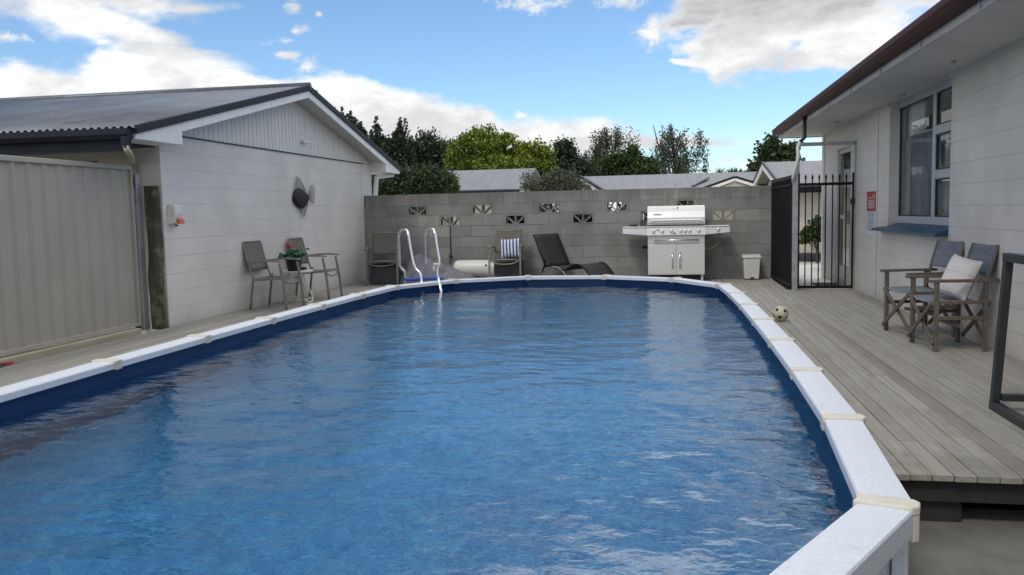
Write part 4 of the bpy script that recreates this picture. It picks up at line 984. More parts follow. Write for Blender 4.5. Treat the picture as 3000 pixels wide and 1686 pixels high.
# cushion builder
def pillow(w, h, t, n=18):
    def side(sg):
        def fn(u, v):
            a, c = u*2-1, v*2-1; k = max(0.0, (1-abs(a)**2.6)*(1-abs(c)**2.6))**0.5
            pin = 1-0.06*(1-abs(c)**2)*abs(a)**3
            pin2 = 1-0.06*(1-abs(a)**2)*abs(c)**3
            return (a*w/2*pin, sg*t/2*k, c*h/2*pin2)
        return fn
    b = MB(); b.grid(side(1), n, n); b.grid(side(-1), n, n); return b
def mat_stripes():
    m = bpy.data.materials.new('blue_white_stripes'); m.use_nodes = True; N = NT(m.node_tree); bs = N.n['Principled BSDF']
    tc = N.new('ShaderNodeTexCoord'); sp = N.new('ShaderNodeSeparateXYZ'); N.l.new(tc.outputs['Object'], sp.inputs[0])
    s_ = N.math('FRACT', N.math('ADD', N.math('MULTIPLY', sp.outputs[0], 1/0.0585), 0.25)); k = N.math('GREATER_THAN', s_, 0.5)
    N.l.new(N.mix(k, (0.05, 0.09, 0.21, 1), (0.68, 0.71, 0.76, 1)), bs.inputs['Base Color']); bs.inputs['Roughness'].default_value = 0.9; return m
cu = build(pillow(0.36, 0.34, 0.13), 'cushion', mat_stripes(), smooth=True, label='blue and white striped cushion on the chair against the block wall', cat='cushion')
cu.location = (-2.735, 14.68, 0.60); cu.rotation_euler = (R(-12), R(-3), R(3))

# side table, pot plant, saucer
tb = thing('side_table', 'small round white table with looped legs between the two chairs by the white wall', 'table', (-5.27, 11.42, 0))
cxx, cyy = -5.27, 11.42
b = MB(); b.lathe([(0.0, 0.43), (0.22, 0.43), (0.235, 0.438), (0.24, 0.452), (0.235, 0.462), (0.21, 0.462), (0.0, 0.458)], (cxx, cyy, 0), 32); build(b, 'table_top', M['plastic'], tb, smooth=True)
for k in range(3):
    th = R(100+120*k); d_ = Vector((math.cos(th), math.sin(th), 0)); s_ = Vector((-d_.y, d_.x, 0)); c_ = Vector((cxx, cyy, 0))
    P = [c_+d_*0.10-s_*0.03+Vector((0, 0, 0.43)), c_+d_*0.13-s_*0.05+Vector((0, 0, 0.28)), c_+d_*0.20-s_*0.09+Vector((0, 0, 0.10)), c_+d_*0.235-s_*0.05+Vector((0, 0, 0.02)), c_+d_*0.24+Vector((0, 0, 0.012)), c_+d_*0.235+s_*0.05+Vector((0, 0, 0.02)), c_+d_*0.20+s_*0.09+Vector((0, 0, 0.10)), c_+d_*0.13+s_*0.05+Vector((0, 0, 0.28)), c_+d_*0.10+s_*0.03+Vector((0, 0, 0.43))]
    b = MB(); b.tube(smoothpath(P, 4), 0.011, 8); build(b, 'leg', M['plastic'], tb, smooth=True)
b = MB(); b.tube([(cxx+0.19*math.cos(2*math.pi*k/24), cyy+0.19*math.sin(2*math.pi*k/24), 0.05) for k in range(24)], 0.008, 6, closed=True); build(b, 'ring', M['plastic'], tb, smooth=True)

def leaves_np(C, size, normal_bias=None, aspect=0.55, r=rng):
    n = len(C); d = r.normal(size=(n, 3)); d /= np.linalg.norm(d, axis=1)[:, None]+1e-9
    if normal_bias is not None: d = d+normal_bias; d /= np.linalg.norm(d, axis=1)[:, None]+1e-9
    h = r.normal(size=(n, 3)); e = np.cross(d, h); e /= np.linalg.norm(e, axis=1)[:, None]+1e-9
    s = (size*(0.6+0.8*r.random(n)))[:, None]; a = d*s; w = e*s*aspect
    return np.stack([C-a*0.5, C+w*0.5, C+a*0.5, C-w*0.5], 1)
def mesh_quads(name, Q, mt, parent, local=False):
    n = len(Q); V = Q.reshape(-1, 3)
    if parent is not None and not local:
        off = np.array(WM[parent.name].translation); V = V-off
    me = bpy.data.meshes.new(name); me.vertices.add(len(V)); me.vertices.foreach_set('co', V.astype(np.float32).ravel())
    me.loops.add(4*n); me.loops.foreach_set('vertex_index', np.arange(4*n, dtype=np.int32)); me.polygons.add(n)
    me.polygons.foreach_set('loop_start', np.arange(0, 4*n, 4, dtype=np.int32)); me.polygons.foreach_set('loop_total', np.full(n, 4, np.int32))
    me.update(calc_edges=True); me.materials.append(mt)
    o = bpy.data.objects.new(name, me); COL.objects.link(o); o.parent = parent
    if parent is not None: WM[o.name] = WM[parent.name]
    return o
pp = thing('potted_flower', 'red-flowered plant in a black pot on the small white table', 'plant', (cxx+0.02, cyy-0.11, 0.463))
px_, py_ = cxx+0.02, cyy-0.11
b = MB(); b.lathe([(0.0, 0.464), (0.085, 0.464), (0.118, 0.622), (0.124, 0.622), (0.124, 0.640), (0.110, 0.640), (0.106, 0.622), (0.0, 0.618)], (px_, py_, 0), 24); build(b, 'pot', M['blackplastic'], pp, smooth=True)
r_ = np.random.default_rng(2); Cn = np.stack([px_+r_.normal(0, 0.07, 260), py_+r_.normal(0, 0.085, 260), 0.655+np.abs(r_.normal(0, 0.04, 260))], 1)
mesh_quads('foliage', leaves_np(Cn, 0.06, np.array([0.5, 0, 0.6]), 0.7, r_), M['leaf_pot'], pp)
b = MB(); fx, fy, fz = px_+0.02, py_-0.20, 0.825
b.tube(smoothpath([(px_, py_, 0.63), (px_+0.01, py_-0.03, 0.71), (fx, fy, fz)], 4), 0.004, 5); b.tube(smoothpath([(px_, py_, 0.63), (px_, py_+0.04, 0.70), (px_, py_+0.035, 0.735)], 3), 0.006, 5); build(b, 'stem', M['leaf_pot'], pp)
Cn = np.stack([fx+r_.normal(0, 0.02, 44), fy+r_.normal(0, 0.026, 44), fz+r_.normal(0, 0.012, 44)], 1)
mesh_quads('flower', leaves_np(Cn, 0.024, None, 0.9, r_), M['petal'], pp)
b = MB(); b.lathe([(0.0, 0.4625), (0.07, 0.4625), (0.078, 0.468), (0.080, 0.498), (0.072, 0.499), (0.068, 0.474), (0.0, 0.471)], (cxx+0.02, cyy+0.125, 0), 20)
build(b, 'ashtray', M['blackplastic'], smooth=True, label='low dark dish on the white table beside the flower pot', cat='dish')

# tub, pool cover heap, tank, box
tu = thing('storage_tub', 'dark grey plastic tub under the sling chair in the wall corner', 'tub', (-4.95, 14.5, 0))
b = MB(); b.prism([(-5.20, 14.30, 0.0), (-4.70, 14.30, 0.0), (-4.70, 14.66, 0.0), (-5.20, 14.66, 0.0)], (0, 0, 0.33)); build(b, 'body', M['tub'], tu, bevel=0.02)
b = MB(); b.box(-5.23, -4.67, 14.27, 14.69, 0.331, 0.365); build(b, 'lid', M['tub'], tu, bevel=0.01)
def heap():
    b = MB(); r = np.random.default_rng(8)
    ph = r.random((10, 3))*6.28
    def h(x_, y_):
        u, v = (x_+4.05)/0.78, (y_-14.62)/0.46
        e = max(0.0, 1-u*u-v*v)
        ridge = 0.34*math.exp(-((x_+4.50)/0.20)**2-((y_-14.82)/0.24)**2)+0.22*math.exp(-((x_+4.15)/0.30)**2-((y_-14.80)/0.18)**2)+0.10*math.exp(-((x_+3.85)/0.22)**2-((y_-14.6)/0.22)**2)
        z = 0.09*e**0.4+ridge*min(1, e*5)
        for k, (a, b_, c) in enumerate(ph):
            f = 7+3.4*k; z += 0.050/(1+k*0.32)*(abs(math.sin(f*0.6*(x_*math.cos(a)+y_*math.sin(a))+b_+1.9*math.sin(4*x_+c)))-0.4)*min(1, e*3)
        return max(0.003, z) if e > 0 else 0.002
    def fn(u, v):
        a = u*2*math.pi; rr_ = v
        x_ = -4.05+0.78*rr_*math.cos(a)*(1+0.07*math.sin(3*a+1)); y_ = 14.62+0.46*rr_*math.sin(a)*(1+0.06*math.sin(5*a))
        return (x_, y_, h(x_, y_))
    b.grid(fn, 90, 34); return b
build(heap(), 'pool_cover', M['cover'], smooth=True, auto=28, label='crumpled grey pool cover heaped on the deck behind the ladder', cat='pool cover')
b = MB(); p_ = at(1270, 776, 14.35); q_ = at(1284, 776, 14.4); b.tube([p_, q_+Vector((0.05, 0.02, 0))], 0.026, 12); b.lathe([(0.0, -0.11), (0.020, -0.11), (0.028, -0.03), (0.0, -0.025)], p_+Vector((0.01, 0.0, 0)), 12)
build(b, 'pipe_fitting', M['plastic'], smooth=True, auto=40, label='short white pipe end sticking out of the grey pool cover', cat='pipe')
TZ = 0.235
tk = thing('cylinder_tank', 'white cylindrical tank lying on its side between ladder and cushioned chair', 'tank', (-3.45, 14.86, 0))
b = MB(); b.lathe([(0.0001, -0.39), (0.055, -0.385), (0.105, -0.365), (0.14, -0.33), (0.156, -0.28), (0.156, 0.33)], (-3.44, 14.87, TZ), 28, axis='x'); build(b, 'body', M['plastic'], tk, smooth=True, auto=40)
b = MB(); b.lathe([(0.0, 0.331), (0.161, 0.331), (0.161, 0.392), (0.14, 0.40), (0.0, 0.40)], (-3.44, 14.87, TZ), 28, axis='x'); build(b, 'end_cap', M['plastic'], tk, smooth=True, auto=40)
b = MB(); b.tube([(-3.19, 14.745, 0.30), (-3.19, 14.712, 0.308)], 0.017, 12); build(b, 'port', M['blackplastic'], tk)
b = MB(); b.prism([(-3.62, 14.78, 0.0), (-3.62, 14.96, 0.0), (-3.62, 14.93, 0.085), (-3.62, 14.81, 0.085)], (0.05, 0, 0)); b.prism([(-3.25, 14.78, 0.0), (-3.25, 14.96, 0.0), (-3.25, 14.93, 0.085), (-3.25, 14.81, 0.085)], (0.05, 0, 0)); build(b, 'cradle', M['blackplastic'], tk)
bx = thing('dark_box_shape', 'dark grey box shape filling the dark area under the chair with the striped cushion', 'box', (-2.76, 14.8, 0))  # dark box shape filling the dark area below the seat
b = MB(); b.box(-2.99, -2.54, 14.72, 15.02, 0.0, 0.33); build(b, 'body', M['tub'], bx, bevel=0.01)
b = MB(); b.box(-3.005, -2.525, 14.705, 15.035, 0.331, 0.352); build(b, 'lid', M['tub'], bx, bevel=0.006)

# ================================================================== SUN LOUNGER
sl_ = thing('sun_lounger', 'black mesh sun lounger with raised back beside the grill, against the block wall', 'sun lounger', (-1.6, 14.6, 0))
# length along +X: foot end at right, back raised towards left, slight turn
o0 = Vector((-2.085, 14.44, 0)); ux = Vector((0.82, -0.57, 0)).normalized(); uy = Vector((-ux.y, ux.x, 0)); WID = 0.62
def lp(s_, t_, z_): p = o0+ux*s_+uy*t_*WID; return Vector((p.x, p.y, z_))
prof = [(0.0, 0.285), (0.12, 0.295), (0.25, 0.275), (0.40, 0.245), (0.50, 0.265), (0.62, 0.32), (0.72, 0.345), (0.80, 0.33), (0.88, 0.28), (0.95, 0.21), (1.0, 0.16)]
sp_ = smoothpath([(a, 0, z) for a, z in prof], 3)
b = MB(); b.grid(lambda u, v: lp(sp_[round(u*(len(sp_)-1))].x, v, sp_[round(u*(len(sp_)-1))].z), len(sp_)-1, 4); o = build(b, 'seat', M['blackfab'], sl_, smooth=True); o.modifiers.new('solid', 'SOLIDIFY').thickness = 0.012
b = MB(); b.grid(lambda u, v: lp(0.01-0.28*u, 0.0+v, 0.285+0.55*u-0.02*math.sin(u*3.14)), 8, 4); o = build(b, 'backrest', M['blackfab'], sl_, smooth=True); o.modifiers.new('solid', 'SOLIDIFY').thickness = 0.016
for t_ in (0.0, 1.0):
    b = MB(); b.tube([lp(p.x, t_, p.z) for p in sp_], 0.014, 8); b.tube([lp(0.01, t_, 0.285), lp(-0.268, t_, 0.835)], 0.013, 8); build(b, 'side_rail', M['black'], sl_, smooth=True)
    b = MB(); b.tube(smoothpath([lp(-0.26, t_, 0.02), lp(-0.14, t_, 0.10), lp(0.0, t_, 0.22), lp(0.15, t_, 0.285), lp(0.33, t_, 0.26), lp(0.46, t_, 0.16), lp(0.54, t_, 0.02)], 4), 0.016, 8); build(b, 'arched_leg', M['alu'], sl_, smooth=True)
b = MB(); b.tube(smoothpath([lp(-0.02, 0.02, 0.42), lp(-0.04, 0.02, 0.28), lp(-0.16, 0.02, 0.08), lp(-0.25, 0.02, 0.02)], 4), 0.015, 8); b.tube([lp(-0.25, 0.0, 0.02), lp(-0.25, 1.0, 0.02)], 0.014, 8); b.tube([lp(0.54, 0, 0.02), lp(0.54, 1, 0.02)], 0.014, 8); build(b, 'strut', M['black'], sl_, smooth=True)

# ================================================================== BARBECUE
bq = thing('barbecue', 'large stainless steel gas barbecue with hood and side shelves against the block wall', 'barbecue', (0.13, 14.85, 0))
bx0, bx1 = -0.345, 0.605; by0, by1 = 14.62, 15.10
b = MB(); b.box(bx0, bx1, by0+0.02, by1, 0.115, 0.80); build(b, 'cabinet', M['steel'], bq, bevel=0.004)
for xa, xb, hx in ((bx0+0.004, 0.127, 0.066), (0.133, bx1-0.004, 0.192)):
    b = MB(); b.box(xa, xb, by0, by0+0.019, 0.12, 0.645); d_ = build(b, 'door', M['steel'], bq, bevel=0.004)
    b = MB(); b.tube([(hx, by0-0.035, 0.255), (hx, by0-0.035, 0.49)], 0.0105, 10)
    for zz in (0.255, 0.49): b.lathe([(0.0, -0.036), (0.02, -0.030), (0.021, -0.018), (0.012, -0.0005), (0.0, -0.0004)], (hx, by0, zz), 12, axis='y')
    build(b, 'handle', M['chrome'], d_, smooth=True)
b = MB(); b.box(bx0+0.004, bx1-0.004, by0, by0+0.019, 0.655, 0.775); d_ = build(b, 'drawer', M['steel'], bq, bevel=0.004)
b = MB(); b.tube([(-0.232, by0-0.035, 0.705), (0.488, by0-0.035, 0.705)], 0.013, 10)
for xx in (-0.232, 0.488): b.tube([(xx, by0-0.001, 0.703), (xx, by0-0.036, 0.705)], 0.017, 10)
build(b, 'handle', M['chrome'], d_, smooth=True)
b = MB(); b.prism([(bx0-0.02, by0-0.06, 0.79), (bx0-0.02, by0-0.035, 0.925), (bx0-0.02, by0+0.05, 0.925), (bx0-0.02, by0+0.05, 0.79)], (bx1-bx0+0.04, 0, 0)); cpn = build(b, 'control_panel', M['steel'], bq, bevel=0.004)
for px3 in (638, 783, 930, 1082, 1155, 1228, 1375):
    xx = at(1800+px3/5.568, 680, 14.58).x; b = MB(); c_ = (xx, by0-0.049, 0.856)
    b.lathe([(0.0, -0.040), (0.016, -0.040), (0.019, -0.030), (0.020, -0.010), (0.030, -0.006), (0.031, 0.004), (0.0, 0.004)], c_, 18, axis='y'); build(b, 'knob', M['chrome'], cpn, smooth=True, auto=40)
    b = MB(); b.box(xx-0.005, xx+0.005, by0-0.098, by0-0.089, 0.840, 0.872); build(b, 'knob_grip', M['steel'], cpn)
b = MB(); xx = at(1800+985/5.568, 680, 14.58).x; b.lathe([(0.0, -0.016), (0.013, -0.016), (0.015, 0.0), (0.0, 0.0)], (xx, by0-0.052, 0.823), 14, axis='y'); xx = at(1800+712/5.568, 680, 14.58).x; b.box(xx-0.028, xx+0.028, by0-0.049, by0-0.043, 0.872, 0.882); build(b, 'igniter', M['blackplastic'], cpn)
b = MB(); b.box(bx0-0.03, bx1+0.03, by0-0.045, by1, 0.9265, 0.944); build(b, 'worktop', M['steel'], bq, bevel=0.004)
b = MB(); b.box(bx0+0.005, bx1-0.005, by0-0.01, by1-0.02, 0.945, 0.962); build(b, 'firebox', M['blackplastic'], bq)
b = MB()
hp = [(by0-0.025, 0.963), (by0-0.035, 1.00), (by0-0.03, 1.085), (by0+0.015, 1.19), (by0+0.085, 1.265), (by0+0.16, 1.285), (by0+0.40, 1.285), (by0+0.46, 1.22), (by0+0.46, 0.963)]
b.prism([(bx0-0.004, y_, z_) for y_, z_ in hp], (bx1-bx0+0.008, 0, 0)); hd = build(b, 'hood', M['steel'], bq, bevel=0.008)
b = MB(); b.tube([(-0.275, by0-0.085, 1.04), (0.535, by0-0.085, 1.04)], 0.0155, 12)
for xx in (-0.275, 0.535): b.tube([(xx, by0-0.03, 1.03), (xx, by0-0.088, 1.04)], 0.021, 12)
build(b, 'handle', M['chrome'], hd, smooth=True, auto=50)
b = MB(); b.lathe([(0.0, -0.012), (0.036, -0.010), (0.038, 0.0), (0.0, 0.004)], (0.128, by0+0.062, 1.243), 20, axis='y'); build(b, 'thermometer', M['chrome'], hd, smooth=True)
b = MB(); xx = at(1800+700/5.568, 626, 14.6).x; b.box(xx-0.062, xx+0.062, by0-0.0185, by0-0.0125, 1.136, 1.150); build(b, 'badge', M['galv'], hd)
for (xa, xb, xt) in ((bx0-0.022, -0.765, -1), (bx1+0.022, 1.012, 1)):
    lo_, hi_ = min(xa, xb), max(xa, xb); b = MB()
    z_in, z_out = 0.795, 0.825
    zs = (z_out, z_in) if xt < 0 else (z_in, z_out)
    b.hexa([(lo_, by0-0.045, zs[0]), (hi_, by0-0.045, zs[1]), (hi_, by1-0.06, zs[1]), (lo_, by1-0.06, zs[0]), (lo_, by0-0.035, 0.9255), (hi_, by0-0.035, 0.9255), (hi_, by1-0.06, 0.9255), (lo_, by1-0.06, 0.9255)])
    b.box(lo_+0.001, hi_-0.001, by0-0.052, by1-0.05, 0.926, 0.942)
    sh = build(b, 'side_shelf', M['steel'], bq, bevel=0.004)
    if xt > 0:
        b = MB(); b.lathe([(0.0, -0.040), (0.016, -0.040), (0.019, -0.030), (0.020, -0.010), (0.030, -0.006), (0.031, 0.004), (0.0, 0.004)], (at(1800+1697/5.568, 675, 14.58).x, by0-0.044, 0.872), 18, axis='y'); build(b, 'knob', M['chrome'], sh, smooth=True, auto=40)
b = MB(); b.tube(smoothpath([(0.83, 14.85, 0.80), (0.84, 14.85, 0.70), (0.81, 14.86, 0.60), (0.72, 14.88, 0.55), (0.60, 14.9, 0.545)], 5), 0.008, 8); b.lathe([(0.0, 0.755), (0.04, 0.755), (0.05, 0.79), (0.0, 0.80)], (0.84, 14.85, 0), 14); build(b, 'gas_hose', M['galv'], bq, smooth=True)
for xx in (bx0+0.05, bx1-0.045):
    for yy in (by0+0.06, by1-0.06):
        b = MB(); b.lathe([(0.0, -0.012), (0.034, -0.012), (0.034, 0.012), (0.0, 0.012)], (xx, yy, 0.035), 16, axis='x'); b.box(xx-0.020, xx+0.020, yy-0.02, yy+0.02, 0.072, 0.113); b.box(xx-0.020, xx-0.014, yy-0.012, yy+0.012, 0.03, 0.08); b.box(xx+0.014, xx+0.020, yy-0.012, yy+0.012, 0.03, 0.08); build(b, 'caster', M['blackplastic'] if xx < 0 else M['plastic'], bq)
b = MB(); b.box(bx0-0.10, bx0-0.002, 14.9, 14.96, 0.555, 0.60); build(b, 'tool_hook', M['black'], bq, bevel=0.004)
jr = thing('utensil_caddy', 'dark utensil caddy holding a white card on the left barbecue shelf', 'caddy', (-0.42, 14.8, 0.943))
b = MB(); b.prism([(-0.475, 14.76, 0.9425), (-0.38, 14.76, 0.9425), (-0.38, 14.86, 0.9425), (-0.475, 14.86, 0.9425)], (0, 0, 0.115)); build(b, 'holder', M['tub'], jr, bevel=0.008)
b = MB(); b.box(-0.452, -0.395, 14.81, 14.835, 1.0, 1.19); build(b, 'back_plate', M['black'], jr, bevel=0.004)
b = MB(); b.box(-0.432, -0.408, 14.8055, 14.8095, 1.058, 1.165); build(b, 'card', M['white_sign'], jr)
b = MB(); b.lathe([(0.0, 0.9425), (0.062, 0.9425), (0.066, 0.955), (0.066, 0.975), (0.055, 0.98), (0.0, 0.98)], (-0.585, 14.74, 0), 24); build(b, 'burner_lid', M['blackplastic'], smooth=True, auto=40, label='flat round black dish on the left barbecue shelf', cat='dish')

# pedal bin
pbn = thing('pedal_bin', 'small white plastic pedal bin at the right end of the block wall', 'bin', (1.395, 15.0, 0))
b = MB(); b.hexa([(1.275, 14.90, 0.012), (1.515, 14.90, 0.012), (1.515, 15.10, 0.012), (1.275, 15.10, 0.012), (1.252, 14.88, 0.37), (1.538, 14.88, 0.37), (1.538, 15.12, 0.37), (1.252, 15.12, 0.37)]); build(b, 'body', M['plastic'], pbn, bevel=0.016)
b = MB(); b.hexa([(1.232, 14.865, 0.372), (1.556, 14.865, 0.372), (1.556, 15.13, 0.372), (1.232, 15.13, 0.372), (1.245, 14.875, 0.415), (1.543, 14.875, 0.415), (1.543, 15.12, 0.43), (1.245, 15.12, 0.43)]); build(b, 'lid', M['plastic'], pbn, bevel=0.012)
b = MB(); b.box(1.370, 1.425, 14.86, 14.899, 0.010, 0.048); build(b, 'pedal', M['blackplastic'], pbn, bevel=0.006)

# football
def football(c, r_):
    phi = (1+5**0.5)/2
    ico = [Vector(v).normalized() for v in [(0, a, b_*phi) for a in (1, -1) for b_ in (1, -1)]+[(a, b_*phi, 0) for a in (1, -1) for b_ in (1, -1)]+[(b_*phi, 0, a) for a in (1, -1) for b_ in (1, -1)]]
    rot = Matrix.Rotation(R(20), 3, 'Z') @ Matrix.Rotation(R(32), 3, 'X') @ Matrix.Rotation(R(12), 3, 'Y')
    ico = [rot @ v for v in ico]
    b = MB(); nu, nv = 64, 40; o = []
    for j in range(nv+1):
        th = math.pi*j/nv
        for i in range(nu): ph = 2*math.pi*i/nu; b.v.append((c[0]+r_*math.sin(th)*math.cos(ph), c[1]+r_*math.sin(th)*math.sin(ph), c[2]+r_*math.cos(th)))
    for j in range(nv):
        for i in range(nu):
            i2 = (i+1) % nu; f = (j*nu+i, (j+1)*nu+i, (j+1)*nu+i2, j*nu+i2)
            cen = sum((Vector(b.v[k]) for k in f), Vector())/4-Vector(c); cen.normalize()
            b.f.append(f); b.mi.append(1 if max(cen.dot(v) for v in ico) > math.cos(R(13.5)) else 0)
    return b
build(football((1.185, 9.43, 0.083), 0.083), 'football', [mat('ball_cream', (0.52, 0.47, 0.34), 0.5, var=0.12, vscale=14), M['rust']], smooth=True, label='cream football with dark patches on the deck beside the pool rim', cat='ball')

# ================================================================== DIRECTOR CHAIRS
def make_director(label, loc, rz):
    t = thing('director_chair', label, 'chair', loc, rz, 'folding director chairs by the cream wall')
    D_, Wd = 0.195, 0.25          # half depth / half width; front is -Y
    leg = lambda x_, y_: (x_, y_)
    for s in (-1, 1):
        for y_ in (-D_, D_):
            b = MB(); b.box(s*Wd-0.018, s*Wd+0.018, y_-0.016, y_+0.016, 0, 0.575); build(b, 'leg', M['wood'], t, bevel=0.003, local=True)
        b = MB(); b.box(s*Wd-0.026, s*Wd+0.026, -D_-0.06, D_+0.10, 0.576, 0.60); build(b, 'armrest', M['wood'], t, bevel=0.004, local=True)
        b = MB(); b.box(s*Wd-0.012, s*Wd+0.012, -D_+0.016, D_-0.016, 0.265, 0.295); b.box(s*Wd-0.013, s*Wd+0.013, -D_-0.03, D_+0.03, 0.395, 0.425); build(b, 'side_rail', M['wood'], t, bevel=0.003, local=True)
        b = MB(); b.bar((s*(Wd-0.032), D_-0.03, 0.42), (s*(Wd-0.032), D_+0.105, 0.875), 0.034, 0.018, (0, 1, 0)); build(b, 'back_post', M['wood'], t, bevel=0.003, local=True)
    for y_, o_ in ((-D_-0.020, 0), (D_+0.020, 0)):
        b = MB(); b.bar((-Wd+0.0, y_, 0.41), (Wd-0.0, y_, 0.055), 0.016, 0.034, (0, 1, 0)) if False else None
        b.bar((-Wd, y_, 0.41), (Wd, y_, 0.06), 0.016, 0.034, (0, 0, 1)); build(b, 'cross_brace', M['wood'], t, bevel=0.002, local=True)
        b = MB(); y2 = y_+(0.017 if y_ < 0 else -0.017)
        y2 = y_-0.017 if y_ < 0 else y_+0.017
        b.bar((Wd, y2, 0.41), (-Wd, y2, 0.06), 0.016, 0.034, (0, 0, 1)); build(b, 'cross_brace', M['wood'], t, bevel=0.002, local=True)
    b = MB(); b.box(-Wd, Wd, -0.016, 0.016, 0.20, 0.225); build(b, 'stretcher', M['wood'], t, local=True)
    b = MB(); b.grid(lambda u, v: ((u-0.5)*2*(Wd+0.004), -D_-0.015+(2*D_+0.03)*v, 0.428-0.028*math.sin(u*math.pi)), 12, 6); o = build(b, 'seat', M['canvas'], t, smooth=True, local=True); o.modifiers.new('solid', 'SOLIDIFY').thickness = 0.006
    def bk(u, v):
        zz = 0.625+0.255*v; yy = D_-0.03+0.135*(zz-0.42)/0.455
        return ((u-0.5)*2*(Wd-0.012), yy+0.035*math.sin(u*math.pi)*(1-0.3*v)+0.004*math.sin(v*19+u*3)*math.sin(u*math.pi)-0.012, zz-0.012*math.sin(u*math.pi)*v)
    b = MB(); b.grid(bk, 14, 14); o = build(b, 'backrest', M['canvas'], t, smooth=True, local=True); o.modifiers.new('solid', 'SOLIDIFY').thickness = 0.005
    return t
dc = make_director('blue-grey canvas director chair without a cushion, nearer the window', (2.335, 8.545, 0), R(-77))
dup(dc, (2.345, 7.755, 0), R(-84), 'blue-grey canvas director chair with the pale cushion, nearer the dark metal frame')
def mat_pillow():
    m = mat('pale_pillow', (0.58, 0.54, 0.51), 0.9, var=0.05); N = NT(m.node_tree); bs = N.n['Principled BSDF']
    tc = N.new('ShaderNodeTexCoord'); sp = N.new('ShaderNodeSeparateXYZ'); N.l.new(tc.outputs['Object'], sp.inputs[0])
    s_ = N.noise(N.scaled(tc.outputs['Object'], (0.3, 0.3, 42)), 1.0, 2, 0.5)
    N.l.new(N.mix(N.smooth(s_, 0.38, 0.62), (0.56, 0.53, 0.525, 1), (0.66, 0.635, 0.62, 1)), bs.inputs['Base Color']); return m
cu2 = build(pillow(0.33, 0.36, 0.15), 'cushion', mat_pillow(), smooth=True, label='pale striped cushion leaning on the director chair', cat='cushion')
cu2.location = (2.42, 7.72, 0.60); cu2.rotation_euler = (R(-20), R(9), R(-66))

# ================================================================== METAL FRAME AT THE RIGHT EDGE
mf = thing('metal_frame', 'dark square-tube metal stand on the deck at the right edge of the photo', 'metal stand', (1.9, 5.1, 0))
b = MB(); A_, B_, C_, D4 = Vector((1.895, 5.37, 0.028)), Vector((1.895, 4.62, 0.028)), Vector((1.945, 5.37, 0.905)), Vector((1.945, 4.62, 0.905))
tt = 0.05
b.bar(A_+Vector((0, 0.025, 0)), B_-Vector((0, 0.025, 0)), tt, tt); b.bar(C_+Vector((0, 0.025, 0)), D4-Vector((0, 0.025, 0)), tt, tt)
b.bar(A_+Vector((0, 0, 0.026)), C_-Vector((0, 0, 0.026)), tt-0.004, tt-0.004, (0, 1, 0)); b.bar(B_+Vector((0, 0, 0.026)), D4-Vector((0, 0, 0.026)), tt-0.004, tt-0.004, (0, 1, 0)); build(b, 'side_loop', M['frame_green'], mf, bevel=0.004)
off = Vector((0.52, 0, 0)); b = MB()
b.bar(A_+off+Vector((0, 0.025, 0)), B_+off-Vector((0, 0.025, 0)), tt, tt); b.bar(C_+off*0.85+Vector((0, 0.025, 0)), D4+off*0.85-Vector((0, 0.025, 0)), tt, tt)
b.bar(A_+off+Vector((0, 0, 0.026)), C_+off*0.85-Vector((0, 0, 0.026)), tt-0.004, tt-0.004, (0, 1, 0)); b.bar(B_+off+Vector((0, 0, 0.026)), D4+off*0.85-Vector((0, 0, 0.026)), tt-0.004, tt-0.004, (0, 1, 0)); build(b, 'side_loop', M['frame_green'], mf, bevel=0.004)
b = MB(); b.bar(A_+Vector((0.024, -0.03, 0.055)), A_+off+Vector((-0.024, -0.03, 0.055)), 0.045, 0.04); build(b, 'cross_tube', M['frame_green'], mf, bevel=0.004)
b = MB(); b.bar(C_+Vector((0.026, 0, -0.004)), C_+off*0.85+Vector((-0.026, 0, -0.004)), 0.045, 0.04); b.bar(D4+Vector((0.026, 0, -0.004)), D4+off*0.85+Vector((-0.026, 0, -0.004)), 0.045, 0.04); build(b, 'cross_tube', M['frame_green'], mf, bevel=0.004)

# door mat
b = MB(); b.prism([(2.30, 13.62, -0.029), (2.655, 13.62, -0.029), (2.655, 14.45, -0.029), (2.30, 14.45, -0.029)], (0, 0, 0.016)); build(b, 'door_mat', M['rubber'], label='black door mat on the pale paving behind the black gate', cat='door mat', bevel=0.004)

# ================================================================== HOUSES BEYOND THE WALL
def P3(px, py, Y): return at(px, py, Y)
nh = thing('neighbour_house', 'low house with a plain grey gable-ended roof beyond the wall, below the golden tree', 'house', (-4, 26, -0.5))
tl, tr = P3(1240, 503, 27.0), P3(1570, 494, 27.0); bl, br_ = P3(1240, 560, 24.0), P3(1572, 552, 24.0); zr, ze = (tl.z+tr.z)/2, (bl.z+br_.z)/2
x0_, x1_ = tl.x-2, tr.x
b = MB(); b.prism([(x0_, 24.0, ze), (x0_, 27.0, zr), (x0_, 30.0, ze), (x0_, 30.0, ze-0.08), (x0_, 27.0, zr-0.08), (x0_, 24.0, ze-0.08)], (x1_-x0_, 0, 0)); build(b, 'roof', M['roof_grey'], nh)
b = MB(); b.box(x0_, x1_-0.02, 23.9, 23.99, ze-0.16, ze-0.03); build(b, 'gutter', M['iron_dark'], nh)
b = MB(); b.prism([(x0_+0.2, 24.5, -0.4), (x0_+0.2, 29.5, -0.4), (x0_+0.2, 29.5, ze-0.02), (x0_+0.2, 27, zr-0.12), (x0_+0.2, 24.5, ze-0.02)], (x1_-x0_-0.5, 0, 0)); build(b, 'wall', M['wall_far'], nh)
lhh = thing('long_house', 'long low house with a wide grey roof and small front gable, under the birches', 'house', (2, 30, -0.5))
zr = P3(1950, 511, 32.0).z; xa_, xb_ = P3(1707, 512, 32.0).x, P3(2330, 512, 32.0).x; ze = P3(1900, 563, 27.0).z
